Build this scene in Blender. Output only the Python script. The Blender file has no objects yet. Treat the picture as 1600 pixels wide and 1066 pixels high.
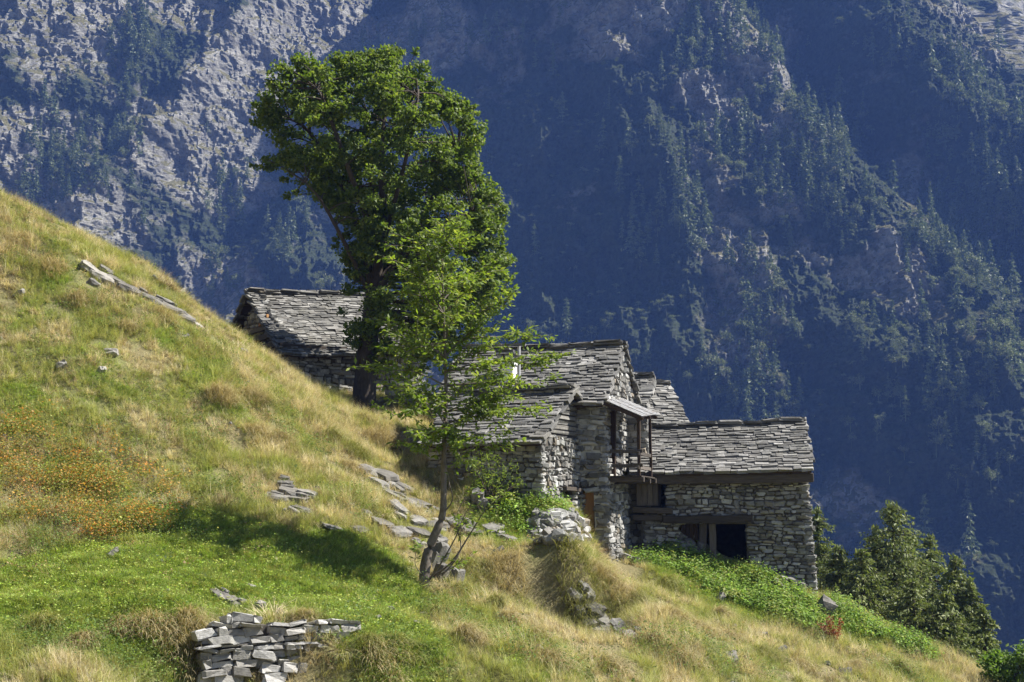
import bpy, bmesh, math, random, time
import numpy as np
from mathutils import Vector, Matrix, Euler, noise

T0 = time.time()
random.seed(11)
RNG = np.random.default_rng(5)
scene = bpy.context.scene
col = scene.collection

# ------------------------------------------------------------------ camera, sky, sun, exposure
F = 2222.0 / 1600.0                       # focal length in frame widths
PITCH = math.radians(7.0)
cam_data = bpy.data.cameras.new('camera')
cam_data.sensor_width = 36.0
cam_data.lens = 36.0 * F
cam_data.clip_start = 0.1
cam_data.clip_end = 4000.0
cam = bpy.data.objects.new('camera', cam_data)
cam.location = (0, 0, 0)
cam.rotation_euler = (math.radians(90) + PITCH, 0, 0)
col.objects.link(cam)
scene.camera = cam

SUN_EL = math.radians(48.0)
SUN_AZ = math.radians(5.0)               # degrees behind the picture plane, to the right
SUN = Vector((math.cos(SUN_EL) * math.cos(SUN_AZ), math.cos(SUN_EL) * math.sin(SUN_AZ), math.sin(SUN_EL)))
world = bpy.data.worlds.new('World')
scene.world = world
world.use_nodes = True
wn = world.node_tree.nodes
bg = wn['Background']
sky = wn.new('ShaderNodeTexSky')
sky.sky_type = 'NISHITA'
sky.sun_disc = False
sky.sun_elevation = SUN_EL
sky.sun_rotation = math.atan2(SUN.x, SUN.y)
sky.altitude = 1500
world.node_tree.links.new(sky.outputs[0], bg.inputs[0])
bg.inputs[1].default_value = 0.058
sl = bpy.data.lights.new('sun', 'SUN')
sl.energy = 5.0
sl.angle = math.radians(0.53)
sl.color = (1.0, 0.95, 0.86)
so = bpy.data.objects.new('sun', sl)
so.rotation_euler = SUN.to_track_quat('Z', 'Y').to_euler()
so.location = SUN * 80
col.objects.link(so)
scene.view_settings.view_transform = 'Standard'
scene.view_settings.look = 'None'
scene.view_settings.exposure = 1.52
scene.view_settings.gamma = 1.0
scene.view_settings.use_curve_mapping = False
scene.render.engine = 'CYCLES'
cy = scene.cycles
cy.max_bounces = 6
cy.diffuse_bounces = 3
cy.glossy_bounces = 2
cy.transmission_bounces = 4
cy.transparent_max_bounces = 8
cy.volume_bounces = 0
cy.use_denoising = True
cy.denoiser = 'OPENIMAGEDENOISE'
cy.denoising_input_passes = 'RGB_ALBEDO_NORMAL'
cy.denoising_prefilter = 'ACCURATE'
cy.caustics_reflective = False
cy.caustics_refractive = False


# ------------------------------------------------------------------ small helpers
def at(u, v, Y):
    """Point of the real place on the sight line of photograph pixel (u, v) at distance Y."""
    cx = (u - 800.0) / 2222.0
    cyv = (533.0 - v) / 2222.0
    dx, dy, dz = cx, math.cos(PITCH) - cyv * math.sin(PITCH), math.sin(PITCH) + cyv * math.cos(PITCH)
    s = Y / dy
    return Vector((dx * s, Y, dz * s))


def tag(o, label=None, cat=None, group=None, kind=None):
    if label: o['label'] = label
    if cat: o['category'] = cat
    if group: o['group'] = group
    if kind: o['kind'] = kind
    return o


def empty(name, loc, rz=0.0):
    o = bpy.data.objects.new(name, None)
    o.empty_display_size = 0.3
    o.location = loc
    o.rotation_euler = (0, 0, rz)
    col.objects.link(o)
    return o


def link_mesh(name, me, parent=None, m=None):
    o = bpy.data.objects.new(name, me)
    if m is not None and len(me.materials) == 0:
        me.materials.append(m)
    col.objects.link(o)
    if parent is not None:
        o.parent = parent
    return o


def np_mesh(name, verts, faces, smooth=False, attrs=None, fattrs=None, n=4):
    """Fast mesh from numpy arrays; faces is an (N, n) array or a list of such arrays."""
    verts = np.asarray(verts, dtype=np.float32)
    flist = faces if isinstance(faces, list) else [np.asarray(faces, dtype=np.int32)]
    flist = [np.asarray(f, dtype=np.int32) for f in flist if len(f)]
    me = bpy.data.meshes.new(name)
    me.vertices.add(len(verts))
    me.vertices.foreach_set('co', verts.ravel())
    loops = np.concatenate([f.ravel() for f in flist])
    counts = np.concatenate([np.full(len(f), f.shape[1], dtype=np.int32) for f in flist])
    starts = np.concatenate([[0], np.cumsum(counts)[:-1]]).astype(np.int32)
    me.loops.add(len(loops))
    me.loops.foreach_set('vertex_index', loops)
    me.polygons.add(len(counts))
    me.polygons.foreach_set('loop_start', starts)
    me.polygons.foreach_set('use_smooth', np.full(len(counts), smooth, dtype=bool))
    me.update(calc_edges=True)
    for k, a in (attrs or {}).items():
        a = np.asarray(a, dtype=np.float32)
        if a.ndim == 1:
            at_ = me.attributes.new(k, 'FLOAT', 'POINT'); at_.data.foreach_set('value', a)
        elif a.shape[1] == 3:
            at_ = me.attributes.new(k, 'FLOAT_VECTOR', 'POINT'); at_.data.foreach_set('vector', a.ravel())
        else:
            at_ = me.attributes.new(k, 'FLOAT_COLOR', 'POINT'); at_.data.foreach_set('color', a.ravel())
    for k, a in (fattrs or {}).items():
        at_ = me.attributes.new(k, 'FLOAT', 'FACE'); at_.data.foreach_set('value', np.asarray(a, dtype=np.float32))
    me.validate()
    return me


def bm_mesh(name, bm, smooth=False):
    me = bpy.data.meshes.new(name)
    bm.normal_update()
    bm.to_mesh(me)
    bm.free()
    if smooth:
        for p in me.polygons: p.use_smooth = True
    return me


# ---- numpy noise
def _hash(*c):
    h = np.zeros(c[0].shape, dtype=np.uint32)
    for k, a in enumerate(c):
        h ^= (a.astype(np.int64) & 0xffffffff).astype(np.uint32) * np.uint32([374761393, 668265263, 2246822519][k])
        h = (h ^ (h >> np.uint32(13))) * np.uint32(1274126177)
    h ^= h >> np.uint32(16)
    return (h & np.uint32(0xffffff)).astype(np.float64) / 0xffffff


def vnoise(x, y, seed=0):
    x = np.asarray(x, dtype=np.float64) + seed * 17.31
    y = np.asarray(y, dtype=np.float64) - seed * 9.77
    xi, yi = np.floor(x), np.floor(y)
    fx, fy = x - xi, y - yi
    fx = fx * fx * fx * (fx * (fx * 6 - 15) + 10); fy = fy * fy * fy * (fy * (fy * 6 - 15) + 10)
    a = _hash(xi, yi); b = _hash(xi + 1, yi); c = _hash(xi, yi + 1); d = _hash(xi + 1, yi + 1)
    return (a * (1 - fx) + b * fx) * (1 - fy) + (c * (1 - fx) + d * fx) * fy


def fbm(x, y, octv=5, seed=0, gain=0.5, ridged=False):
    s = 0.0; amp = 1.0; tot = 0.0
    ca, sa = math.cos(0.6), math.sin(0.6)
    for k in range(octv):
        n = vnoise(x, y, seed + k)
        if ridged: n = 1 - np.abs(2 * n - 1)
        s = s + amp * n; tot += amp; amp *= gain
        x, y = (x * ca - y * sa) * 2.03, (x * sa + y * ca) * 2.03
    return s / tot


def sstep(a, b, x):
    t = np.clip((x - a) / (b - a), 0, 1)
    return t * t * (3 - 2 * t)


# ------------------------------------------------------------------ materials
class Nodes:
    def __init__(self, name):
        self.m = bpy.data.materials.new(name)
        self.m.use_nodes = True
        self.t = self.m.node_tree
        self.n = self.t.nodes
        self.n.clear()
        self.out = self.n.new('ShaderNodeOutputMaterial')

    def link(self, a, b): self.t.links.new(a, b)

    def new(self, typ, **kw):
        nd = self.n.new(typ)
        for k, v in kw.items(): setattr(nd, k, v)
        return nd

    def val(self, nd, key, v):
        s = nd.inputs[key]
        if hasattr(v, 'links') or isinstance(v, bpy.types.NodeSocket): self.link(v, s)
        else: s.default_value = v

    def noise(self, scale, detail=4, rough=0.55, vec=None, dist=0.0):
        nd = self.new('ShaderNodeTexNoise')
        nd.inputs['Scale'].default_value = scale
        nd.inputs['Detail'].default_value = detail
        nd.inputs['Roughness'].default_value = rough
        nd.inputs['Distortion'].default_value = dist
        if vec is not None: self.link(vec, nd.inputs['Vector'])
        return nd.outputs[0]

    def pos(self):
        return self.new('ShaderNodeNewGeometry').outputs['Position']

    def objco(self):
        return self.new('ShaderNodeTexCoord').outputs['Object']

    def mapping(self, vec, scale=(1, 1, 1), rot=(0, 0, 0)):
        nd = self.new('ShaderNodeMapping')
        nd.inputs['Scale'].default_value = scale
        nd.inputs['Rotation'].default_value = rot
        self.link(vec, nd.inputs['Vector'])
        return nd.outputs[0]

    def attr(self, name, typ='GEOMETRY', out='Fac'):
        nd = self.new('ShaderNodeAttribute', attribute_name=name)
        nd.attribute_type = typ
        return nd.outputs[out]

    def rnd(self):
        return self.new('ShaderNodeObjectInfo').outputs['Random']

    def math(self, op, a, b=0.0, clamp=False):
        nd = self.new('ShaderNodeMath', operation=op)
        nd.use_clamp = clamp
        self.val(nd, 0, a); self.val(nd, 1, b)
        return nd.outputs[0]

    def ramp(self, fac, stops, interp='LINEAR'):
        nd = self.new('ShaderNodeValToRGB')
        cr = nd.color_ramp
        cr.interpolation = interp
        while len(cr.elements) < len(stops): cr.elements.new(0.5)
        for e, (p, c) in zip(cr.elements, stops):
            e.position = p
            e.color = (c, c, c, 1) if not hasattr(c, '__len__') else (*c[:3], 1)
        self.link(fac, nd.inputs[0])
        return nd.outputs[0]

    def mix(self, fac, a, b, mode='MIX'):
        nd = self.new('ShaderNodeMix', data_type='RGBA', blend_type=mode)
        self.val(nd, 0, fac)
        for k, v in ((6, a), (7, b)):
            if isinstance(v, bpy.types.NodeSocket): self.link(v, nd.inputs[k])
            else: nd.inputs[k].default_value = (*v[:3], 1)
        return nd.outputs[2]

    def bump(self, h, strength=0.5, dist=0.02):
        nd = self.new('ShaderNodeBump')
        nd.inputs['Strength'].default_value = strength
        nd.inputs['Distance'].default_value = dist
        self.link(h, nd.inputs['Height'])
        return nd.outputs[0]

    def bsdf(self, color, rough=0.85, spec=0.3, normal=None, metal=0.0):
        nd = self.new('ShaderNodeBsdfPrincipled')
        self.val(nd, 'Base Color', color if isinstance(color, bpy.types.NodeSocket) else (*color, 1))
        self.val(nd, 'Roughness', rough)
        nd.inputs['Specular IOR Level'].default_value = spec
        nd.inputs['Metallic'].default_value = metal
        if normal is not None: self.link(normal, nd.inputs['Normal'])
        return nd.outputs[0]

    def leaf(self, color, trans_color, k=0.4, rough=0.45, spec=0.35):
        """Thin leaf: a reflecting side and light coming through."""
        b = self.bsdf(color, rough, spec)
        tr = self.new('ShaderNodeBsdfTranslucent')
        if isinstance(trans_color, bpy.types.NodeSocket): self.link(trans_color, tr.inputs[0])
        else: tr.inputs[0].default_value = (*trans_color, 1)
        mx = self.new('ShaderNodeMixShader')
        mx.inputs[0].default_value = k
        self.link(b, mx.inputs[1]); self.link(tr.outputs[0], mx.inputs[2])
        return mx.outputs[0]

    def done(self, surf=None):
        if surf is not None: self.link(surf, self.out.inputs['Surface'])
        return self.m


def piece_random(N):
    """A number of its own for every stone, slate or leaf, whether an object or one of a joined mesh."""
    return N.math('FRACT', N.math('ADD', N.rnd(), N.attr('rnd')))


def mat_stone(name, tones, lichen=0.4, bump=0.6, scale=1.0):
    N = Nodes(name)
    p = N.pos()
    r = piece_random(N)
    base = N.ramp(r, tones, 'CONSTANT')
    r2 = N.math('FRACT', N.math('MULTIPLY', r, 7.31))
    base = N.mix(1.0, base, N.ramp(r2, [(0, 0.72), (1, 1.22)]), 'MULTIPLY')
    n1 = N.noise(9 * scale, 6, 0.65, p)
    base = N.mix(1.0, base, N.ramp(n1, [(0.25, 0.62), (0.75, 1.3)]), 'MULTIPLY')
    base = N.mix(1.0, base, N.ramp(N.noise(.9, 5, .7, p), [(0.3, (.70, .70, .66)), (0.7, (1.15, 1.14, 1.12))]), 'MULTIPLY')
    n2 = N.noise(3.1 * scale, 5, 0.7, p, 0.6)
    base = N.mix(N.ramp(n2, [(0.56, 0.0), (0.70, lichen)]), base, (0.33, 0.33, 0.27))
    n3 = N.noise(5.3 * scale, 4, 0.7, N.mapping(p, (1, 1, 1.0), (0.4, 0.2, 0)))
    base = N.mix(N.ramp(n3, [(0.60, 0.0), (0.74, 0.55)]), base, (0.055, 0.052, 0.045))
    h = N.noise(22 * scale, 6, 0.7, N.mapping(p, (1, 1, 2.2)))
    return N.done(N.bsdf(base, 0.9, 0.25, N.bump(h, bump, 0.03)))


G = lambda v, w=0.0: (v * (1 + w), v, v * (1 - w * 1.2))
M_STONE = mat_stone('gneiss_wall_stone', [(0, G(.23, .01)), (.2, G(.165, .03)), (.36, G(.29, .0)), (.55, G(.20, .05)), (.68, G(.12, .02)), (.8, G(.36, .01)), (.94, (.22, .19, .155))])
M_SLATE = mat_stone('roof_gneiss_slab', [(0, G(.125, .01)), (.25, G(.18, .02)), (.45, G(.105, .03)), (.62, G(.15, .04)), (.78, G(.225, .02)), (.9, G(.08, .01))], lichen=0.3)
M_ROCK = mat_stone('outcrop_rock', [(0, G(.17, .04)), (.5, G(.125, .06)), (.8, G(.20, .05))], lichen=0.35, scale=0.7)
M_PALE = mat_stone('pale_field_stone', [(0, G(.34, .02)), (.3, G(.27, .03)), (.6, G(.39, .01)), (.85, G(.22, .04))], lichen=0.3)
N = Nodes('dry_joint_earth')
M_JOINT = N.done(N.bsdf(N.ramp(N.noise(7, 4, .6, N.pos()), [(.3, (.045, .04, .034)), (.7, (.10, .09, .075))]), .95, .1))


def mat_wood(name, dark, light, axis=(1, 12, 12)):
    N = Nodes(name)
    g = N.noise(3.0, 6, 0.7, N.mapping(N.objco(), axis))
    c = N.mix(N.ramp(g, [(.3, 0), (.7, 1)]), dark, light)
    c = N.mix(1.0, c, N.ramp(N.rnd(), [(0, .7), (1, 1.25)]), 'MULTIPLY')
    return N.done(N.bsdf(c, .85, .2, N.bump(g, .5, .02)))


M_WOOD_H = mat_wood('weathered_larch_beam', (.022, .018, .015), (.085, .07, .057), (1, 14, 14))
M_WOOD_V = mat_wood('weathered_larch_board', (.04, .034, .029), (.125, .108, .092), (14, 14, 1))
M_WOOD_DARK = mat_wood('dark_timber_post', (.02, .014, .010), (.06, .04, .028), (14, 14, 1))
M_WOOD_NEW = mat_wood('orange_pine_door', (.26, .13, .045), (.42, .24, .10), (14, 14, 1))
N = Nodes('tin_sheet')
M_TIN = N.done(N.bsdf(N.ramp(N.noise(5, 5, .7, N.pos()), [(.4, (.44, .45, .47)), (.58, (.34, .33, .32)), (.70, (.22, .14, .09))]), .5, .5, None, 0.15))
N = Nodes('white_lime_render')
M_LIME = N.done(N.bsdf(N.ramp(N.noise(6, 5, .6, N.pos()), [(.3, (.55, .55, .55)), (.7, (.78, .78, .76))]), .9, .2))
N = Nodes('lime_mortar_sunlit_tone')
M_MORTAR_SUNLIT = N.done(N.bsdf(N.ramp(N.noise(7, 4, .6, N.pos()), [(.3, (.30, .29, .27)), (.7, (.46, .45, .42))]), .95, .1))  # lime mortar, pale also to put sunlight into the shaded gable's colour

# ------------------------------------------------------------------ the hillside
CTRL = [(0,1066,22),(0,950,25),(0,880,28),(0,820,30),(0,700,32.5),(0,560,35.5),(0,420,39),(0,312,42),
 (150,1066,22.5),(150,975,25),(150,900,27.5),(150,820,30.5),(150,700,33.5),(150,560,36.5),(150,440,40),(150,390,42),
 (-200,1066,21),(-200,900,26),(-200,700,31),(-200,480,36),(-200,300,39),(-200,190,42),(-200,225,47),(0,340,47),(150,415,47),(285,490,48),(360,560,48.5),
 (300,965,25.4),(300,880,28.5),(300,800,31.5),(300,700,34.5),(300,600,37.5),(300,500,41.5),(285,458,43.5),
 (330,1150,24.4),(430,1155,24.5),(530,1150,24.8),(335,976,25.75),(380,972,25.75),(430,970,25.75),(480,970,25.8),(535,972,25.85),
 (400,960,26.3),(400,850,30.5),(390,780,33.2),(420,700,36),(420,620,39.5),(420,560,43),(360,532,44.5),
 (500,960,26.5),(500,880,30.5),(520,800,33.5),(520,700,38),(500,622,43),(460,590,45.5),
 (620,960,27.5),(620,880,31.5),(620,800,35),(620,720,40),(570,648,46.5),(620,655,45),
 (700,1066,26),(700,980,29.5),(700,900,32.5),(700,830,35.5),(700,778,38),(745,752,37.3),(700,738,38.3),(660,722,40.5),
 (800,1066,26.5),(820,955,31.5),(820,918,34.0),(820,872,34.6),(860,878,34.4),(860,936,34.15),(830,850,36),(845,774,37.1),(790,772,37.4),(872,785,37.6),(740,722,42),
 (900,1066,27.5),(900,990,31.5),(905,950,34.1),(900,888,34.35),(945,912,34.9),(945,958,34.5),(900,865,36),(905,800,39.0),
 (1000,1066,29),(1000,960,33.5),(1000,915,37),(1005,897,39.2),(945,888,38.0),(968,904,38.4),(988,908,38.7),
 (1038,838,42.3),(1090,882,41.0),(1200,897,41.3),(1275,937,41),
 (1100,1066,31),(1100,960,36),(1200,1066,32.5),(1200,980,37.5),
 (1300,1066,34),(1300,1000,38),(1300,950,41.5),
 (1450,1066,37.5),(1450,1018,41),(1540,1064,41),(1600,1095,41)]
CW = [(-30,45,22),(-26,58,13),(-14,58,6.0),(-10,56,5.2),(-3,56,2.4),(0,50,1.5),(5,50,-2.6),(10,50,-6.5),(15,50,-10.5),(0,60,-3),(10,62,-14),(20,60,-20),
      (-20,22,4.5),(-28,30,14),(20,30,-8),(24,44,-12),(-12,17,-1.5),(0,14,-4.6),(14,18,-7.5),(0,4,-2.4),(-10,4,1),(10,4,-5),(2.5,39.3,-1.15),(3.1,41.2,-1.4),(3.6,41.9,-1.35),(3.8,44,-1.9),(2.4,42,-1.2),(-9,50,4.6),(-4,48.5,3.9)]
PTS = np.array([list(at(*c)) for c in CTRL] + [list(map(float, c)) for c in CW])


def _tps(r2):
    return np.where(r2 > 1e-12, 0.5 * r2 * np.log(np.maximum(r2, 1e-12)), 0.0)


def tps_fit(P, lam=0.008):
    n = len(P); X = P[:, :2] / 10.0
    K = _tps(((X[:, None] - X[None]) ** 2).sum(-1)) + lam * np.eye(n) * 0.05
    A = np.zeros((n + 3, n + 3)); A[:n, :n] = K; A[:n, n] = 1; A[:n, n + 1:] = X
    A[n:, :n] = A[:n, n:].T
    return X, np.linalg.solve(A, np.concatenate([P[:, 2], [0, 0, 0]]))


TX, TWT = tps_fit(PTS)


def height(x, y, rough=True):
    x = np.asarray(x, dtype=np.float64); y = np.asarray(y, dtype=np.float64)
    shp = x.shape; xf = x.ravel(); yf = y.ravel()
    out = np.empty(len(xf))
    n = len(TX)
    for i in range(0, len(xf), 20000):
        q = np.stack([xf[i:i + 20000], yf[i:i + 20000]], 1) / 10.0
        qq = np.clip(q, (-3.4, 0.0), (2.8, 6.6))
        K = _tps(((qq[:, None] - TX[None]) ** 2).sum(-1))
        out[i:i + 20000] = K @ TWT[:n] + TWT[n] + qq @ TWT[n + 1:]
    # beyond the surveyed patch the slope runs on, down to the valley floor behind
    ex_l = np.maximum(0, -34 - xf); ex_r = np.maximum(0, xf - 28)
    ey_b = np.maximum(0, yf - 66); ey_f = np.maximum(0, -yf)
    out = out + 0.55 * ex_l - 0.45 * ex_r - 0.75 * ey_b + 0.2 * ey_f
    out = np.clip(out, -170, 110)
    if rough:
        near = 1.0
        out = out + .16 * (fbm(xf * .95, yf * .95, 3, 19, .5, True) - .6)
        out = out + near * (0.50 * (fbm(xf * .38, yf * .38, 4, 3) - .5) + 0.30 * (fbm(xf * 1.3, yf * 1.3, 4, 9) - .5))
    return out.reshape(shp)


def ground_z(x, y): return float(height(np.array([x]), np.array([y]))[0])


_YS = np.arange(17, 62, 0.06)


def ground_at(u, v):
    """Where the sight line of photograph pixel (u, v) first meets the hillside."""
    d = at(u, v, 1.0)
    h = height(d.x * _YS, _YS)
    hit = np.nonzero(h >= d.z * _YS)[0]
    Y = _YS[hit[0]] if len(hit) else 45.0
    return Vector((d.x * Y, Y, ground_z(d.x * Y, Y)))


xs = np.concatenate([np.linspace(-560, -36, 36), np.linspace(-34, -19, 30), np.arange(-18.8, 20.2, .16), np.linspace(20.5, 36, 30), np.linspace(40, 560, 36)])
ys = np.concatenate([np.linspace(-60, 14, 24), np.linspace(15, 20.6, 12), np.arange(20.8, 52, .16), np.linspace(52.4, 70, 34), np.linspace(73, 700, 50)])
GX, GY = np.meshgrid(xs, ys)
GZ = height(GX, GY)
nx, ny = len(xs), len(ys)
ii = (np.arange(ny - 1)[:, None] * nx + np.arange(nx - 1)[None]).ravel()
gf = np.stack([ii, ii + 1, ii + nx + 1, ii + nx], 1)


# where the turf is green, where it is dry
def blob(x, y, cx, cy_, rx, ry, rot=0.0):
    c, s = math.cos(rot), math.sin(rot)
    dx, dy = x - cx, y - cy_
    a, b = (dx * c + dy * s) / rx, (-dx * s + dy * c) / ry
    return np.exp(-(a * a + b * b) ** 1.5)


GREEN_SPOTS = []
for (u, v, rx, ry) in [(60, 930, 3.2, 2.2), (250, 900, 3.2, 2.2), (450, 910, 2.6, 2.2), (560, 930, 1.6, 2.4), (330, 840, 2.2, 1.7), (600, 985, 1.3, 1.4), (400, 960, 3, .7),
                       (810, 800, 1.0, 1.6), (850, 770, .8, 1.4), (1045, 850, .8, 1.6), (1150, 930, 1.7, 1.9), (1230, 935, 1.3, 1.6), (1060, 890, 1.2, 1.6), (1330, 975, 1.0, 1.0), (1400, 1000, .8, .9),
                       (960, 905, .6, .8), (560, 860, 1.2, .8)]:
    p = ground_at(u, v)
    GREEN_SPOTS.append((p.x, p.y, rx, ry))
HALF_SPOTS = []
for (u, v, rx, ry) in [(200, 560, 3.5, 3.2), (80, 640, 3, 2.6), (330, 600, 2.5, 2.5), (150, 470, 2.5, 2.5), (60, 480, 2.5, 2), (800, 1020, 2.0, 2.0), (880, 1040, 1.8, 1.5), (700, 960, 1.2, 1.6),
                       (1150, 1030, 1.6, 1.5), (1400, 1050, 2, 1.5), (330, 760, 2.2, 2), (50, 1040, 1.8, 1.3), (180, 760, 2.4, 1.5), (1250, 990, 2, 1.2), (480, 760, 1.5, 1.3)]:
    p = ground_at(u, v)
    HALF_SPOTS.append((p.x, p.y, rx, ry))


def greenness(x, y):
    g = np.zeros_like(x)
    for s in GREEN_SPOTS: g = np.maximum(g, blob(x, y, *s))
    h = np.zeros_like(x)
    for s in HALF_SPOTS: h = np.maximum(h, 0.28 * blob(x, y, *s))
    n = fbm(x * .9, y * .9, 4, 21)
    return np.clip(np.maximum(g * 1.15, h) + (n - .5) * 0.85, 0, 1)


gr = greenness(GX.ravel(), GY.ravel())
me = np_mesh('hillside', np.stack([GX.ravel(), GY.ravel(), GZ.ravel()], 1), gf, smooth=True, attrs={'green': gr})
N = Nodes('hillside_turf')
p = N.pos()
g_ = N.attr('green')
n1 = N.noise(2.2, 8, .7, p)
n2 = N.noise(16, 6, .75, p)
dry = N.ramp(n2, [(.25, (.09, .075, .035)), (.5, (.17, .145, .075)), (.75, (.27, .23, .125))])
grn = N.ramp(n2, [(.25, (.055, .085, .018)), (.5, (.11, .17, .03)), (.75, (.17, .23, .05))])
soil = N.ramp(n2, [(.3, (.05, .038, .026)), (.7, (.13, .10, .07))])
c = N.mix(N.math('ADD', g_, N.math('MULTIPLY', N.math('SUBTRACT', n1, .5), .8), True), dry, grn)
c = N.mix(N.ramp(N.noise(1.1, 6, .7, p, .5), [(.62, 0), (.72, .8)]), c, soil)
M_TURF = N.done(N.bsdf(c, .95, .1, N.bump(n2, .9, .08)))
ground = link_mesh('hillside', me, None, M_TURF)
tag(ground, 'steep grassy hillside falling from upper left to lower right', None, None, 'structure')

# ------------------------------------------------------------------ the mountainside across the valley
def ridge_line(x, z):
    """Distance from the picture plane of the far slope at (x, z): gullies and spurs run down it."""
    wob = 26 * (fbm(z * .011, x * .004, 3, 31) - .5)
    zz = z - 100.0
    xv = -158 + 0.49 * zz + wob * .7                # gully between the left crag and the dark face
    xc = 172 - 0.42 * zz + wob * 1.1           # crest of the great spur
    xb = xc - 88 + wob * .8                   # where the dark face turns into the broad front of the spur
    xg = xc + 34 + wob * .6                    # gully right of the spur
    xs2 = xg + 52 + wob                        # crest of the second spur
    Y = np.full_like(x, 0.0)
    left = x < xv
    d = xv - x
    Y = np.where(left, 672 - .88 * d + 0.0014 * d * d, Y)
    t = np.clip((x - xv) / np.maximum(xb - xv, 20), 0, 1)
    Y = np.where((x >= xv) & (x < xb), 672 - 72 * (t ** 1.1), Y)
    t = np.clip((x - xb) / (xc - xb), 0, 1)
    Y = np.where((x >= xb) & (x >= xv) & (x < xc), 600 - 26 * t, Y)
    t2 = np.clip((x - xc) / (xg - xc), 0, 1)
    Y = np.where((x >= xc) & (x < xg), 574 + 60 * t2 ** 1.1, Y)
    t3 = np.clip((x - xg) / (xs2 - xg), 0, 1)
    Y = np.where((x >= xg) & (x < xs2), 634 - 56 * t3, Y)
    Y = np.where(x >= xs2, 578 + 0.85 * (x - xs2), Y)
    return Y


def mountain_y(x, z):
    q1 = (fbm(x * .010, z * .008, 4, 51, .5, True) - .5)
    q2 = (fbm(x * .035, z * .022, 5, 61, .55, True) - .5)
    q3 = (fbm(x * .14, z * .10, 4, 71, .6) - .5)
    q4 = (fbm(x * .5, z * .38, 3, 76, .6, True) - .5)
    base = ridge_line(x + 14 * (vnoise(x * .02, z * .02, 5) - .5), z)
    base = (base + ridge_line(x - 9, z) + ridge_line(x + 9, z)) / 3
    xr = -214 + 0.47 * (z - 100) + 16 * (fbm(z * .02, x * .004, 3, 35) - .5)
    lf = sstep(-120, -160, x - .49 * (z - 100))
    strata = np.sin((z * .9 + x * .42) * .16 + 5 * fbm(x * .02, z * .02, 3, 81)) * 1.6
    return base + 0.66 * (z - 100) + (-36 * q1 - 24 * q2) * (1 - .55 * lf) - (9 + 5 * lf) * q3 - 4.0 * q4 + strata - 17 * np.exp(-((x - xr) / 13) ** 2) * lf


mx = np.concatenate([np.linspace(-520, -262, 60), np.arange(-260, 260, .72), np.linspace(262, 520, 60)])
mz = np.concatenate([np.linspace(-230, -82, 34), np.arange(-80, 300, .72), np.linspace(301.5, 338, 16)])
MX, MZ = np.meshgrid(mx, mz)
MY = mountain_y(MX, MZ)
nx, ny = len(mx), len(mz)
ii = (np.arange(ny - 1)[:, None] * nx + np.arange(nx - 1)[None]).ravel()
mf = np.stack([ii, ii + 1, ii + nx + 1, ii + nx], 1)
# ledges carry grass and scrub; scrub also stands in for shade on dark faces
dyz = np.gradient(MY, axis=0) / np.gradient(MZ, axis=0)
ledge = sstep(.45, 1.3, dyz) + .16 * sstep(-110, -160, MX - .49 * (MZ - 100)) * sstep(.42, .6, fbm(MX * .022, MZ * .03, 4, 97))
scrub = fbm(MX * .03, MZ * .03, 5, 91) - .13 * sstep(-110, -160, MX - .49 * (MZ - 100)) + .02 + .13 * sstep(-118, -90, MX - .49 * (MZ - 100)) * sstep(95, 60, MX + .42 * (MZ - 100)) + .08 * sstep(60, 140, MX) * sstep(60, 0, MZ)  # thicker on shaded faces, thinner on the sunlit crag: light put into colour
me = np_mesh('mountainside', np.stack([MX.ravel(), MY.ravel(), MZ.ravel()], 1), mf, smooth=False, attrs={'ledge': ledge.ravel(), 'scrub': scrub.ravel()})
N = Nodes('mountain_rock')
p = N.pos()
r1 = N.noise(.12, 10, .72, N.mapping(p, (1, 1, 1.8), (0, .45, 0)))
r2 = N.noise(.55, 6, .7, p)
rock = N.ramp(r1, [(.3, (.085, .08, .07)), (.42, (.19, .185, .17)), (.56, (.33, .32, .29)), (.72, (.46, .445, .40))])
rock = N.mix(1.0, rock, N.ramp(r2, [(.3, .6), (.7, 1.25)]), 'MULTIPLY')
grass_c = N.ramp(r2, [(.3, (.06, .06, .02)), (.55, (.13, .12, .045)), (.75, (.21, .17, .07))])
scr_c = N.ramp(r2, [(.35, (.012, .020, .010)), (.65, (.040, .058, .022))])
c = N.mix(N.ramp(N.math('ADD', N.attr('ledge'), N.math('MULTIPLY', N.math('SUBTRACT', r2, .5), .9)), [(.42, 0), (.62, .9)]), rock, grass_c)
c = N.mix(N.ramp(N.math('ADD', N.attr('scrub'), N.math('MULTIPLY', N.math('SUBTRACT', r1, .5), .5)), [(.44, 0), (.54, .92)]), c, scr_c)
M_MOUNT = N.done(N.bsdf(c, .95, .1, N.bump(N.noise(.7, 9, .8, p), 1.0, 2.6)))
mountain = link_mesh('mountainside', me, None, M_MOUNT)
tag(mountain, 'steep rocky mountainside with gullies and spurs across the valley', None, None, 'structure')

# ------------------------------------------------------------------ the blue air
bm = bmesh.new()
bmesh.ops.create_cube(bm, size=1.0)
for v_ in bm.verts:
    v_.co = Vector((v_.co.x * 1300, 350 + v_.co.y * 1500, 56 + v_.co.z * 590))
HAZE = bm_mesh('haze', bm)
N = Nodes('blue_air')
pv = N.new('ShaderNodeVolumePrincipled')
pv.inputs['Color'].default_value = (.19, .36, 1.0, 1)
pv.inputs['Density'].default_value = 0.00017
pv.inputs['Anisotropy'].default_value = 0.0
N.link(pv.outputs[0], N.out.inputs['Volume'])
haze = link_mesh('haze', HAZE, None, N.done())
tag(haze, 'thin blue haze filling the valley between the slopes', None, None, 'stuff')

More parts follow.
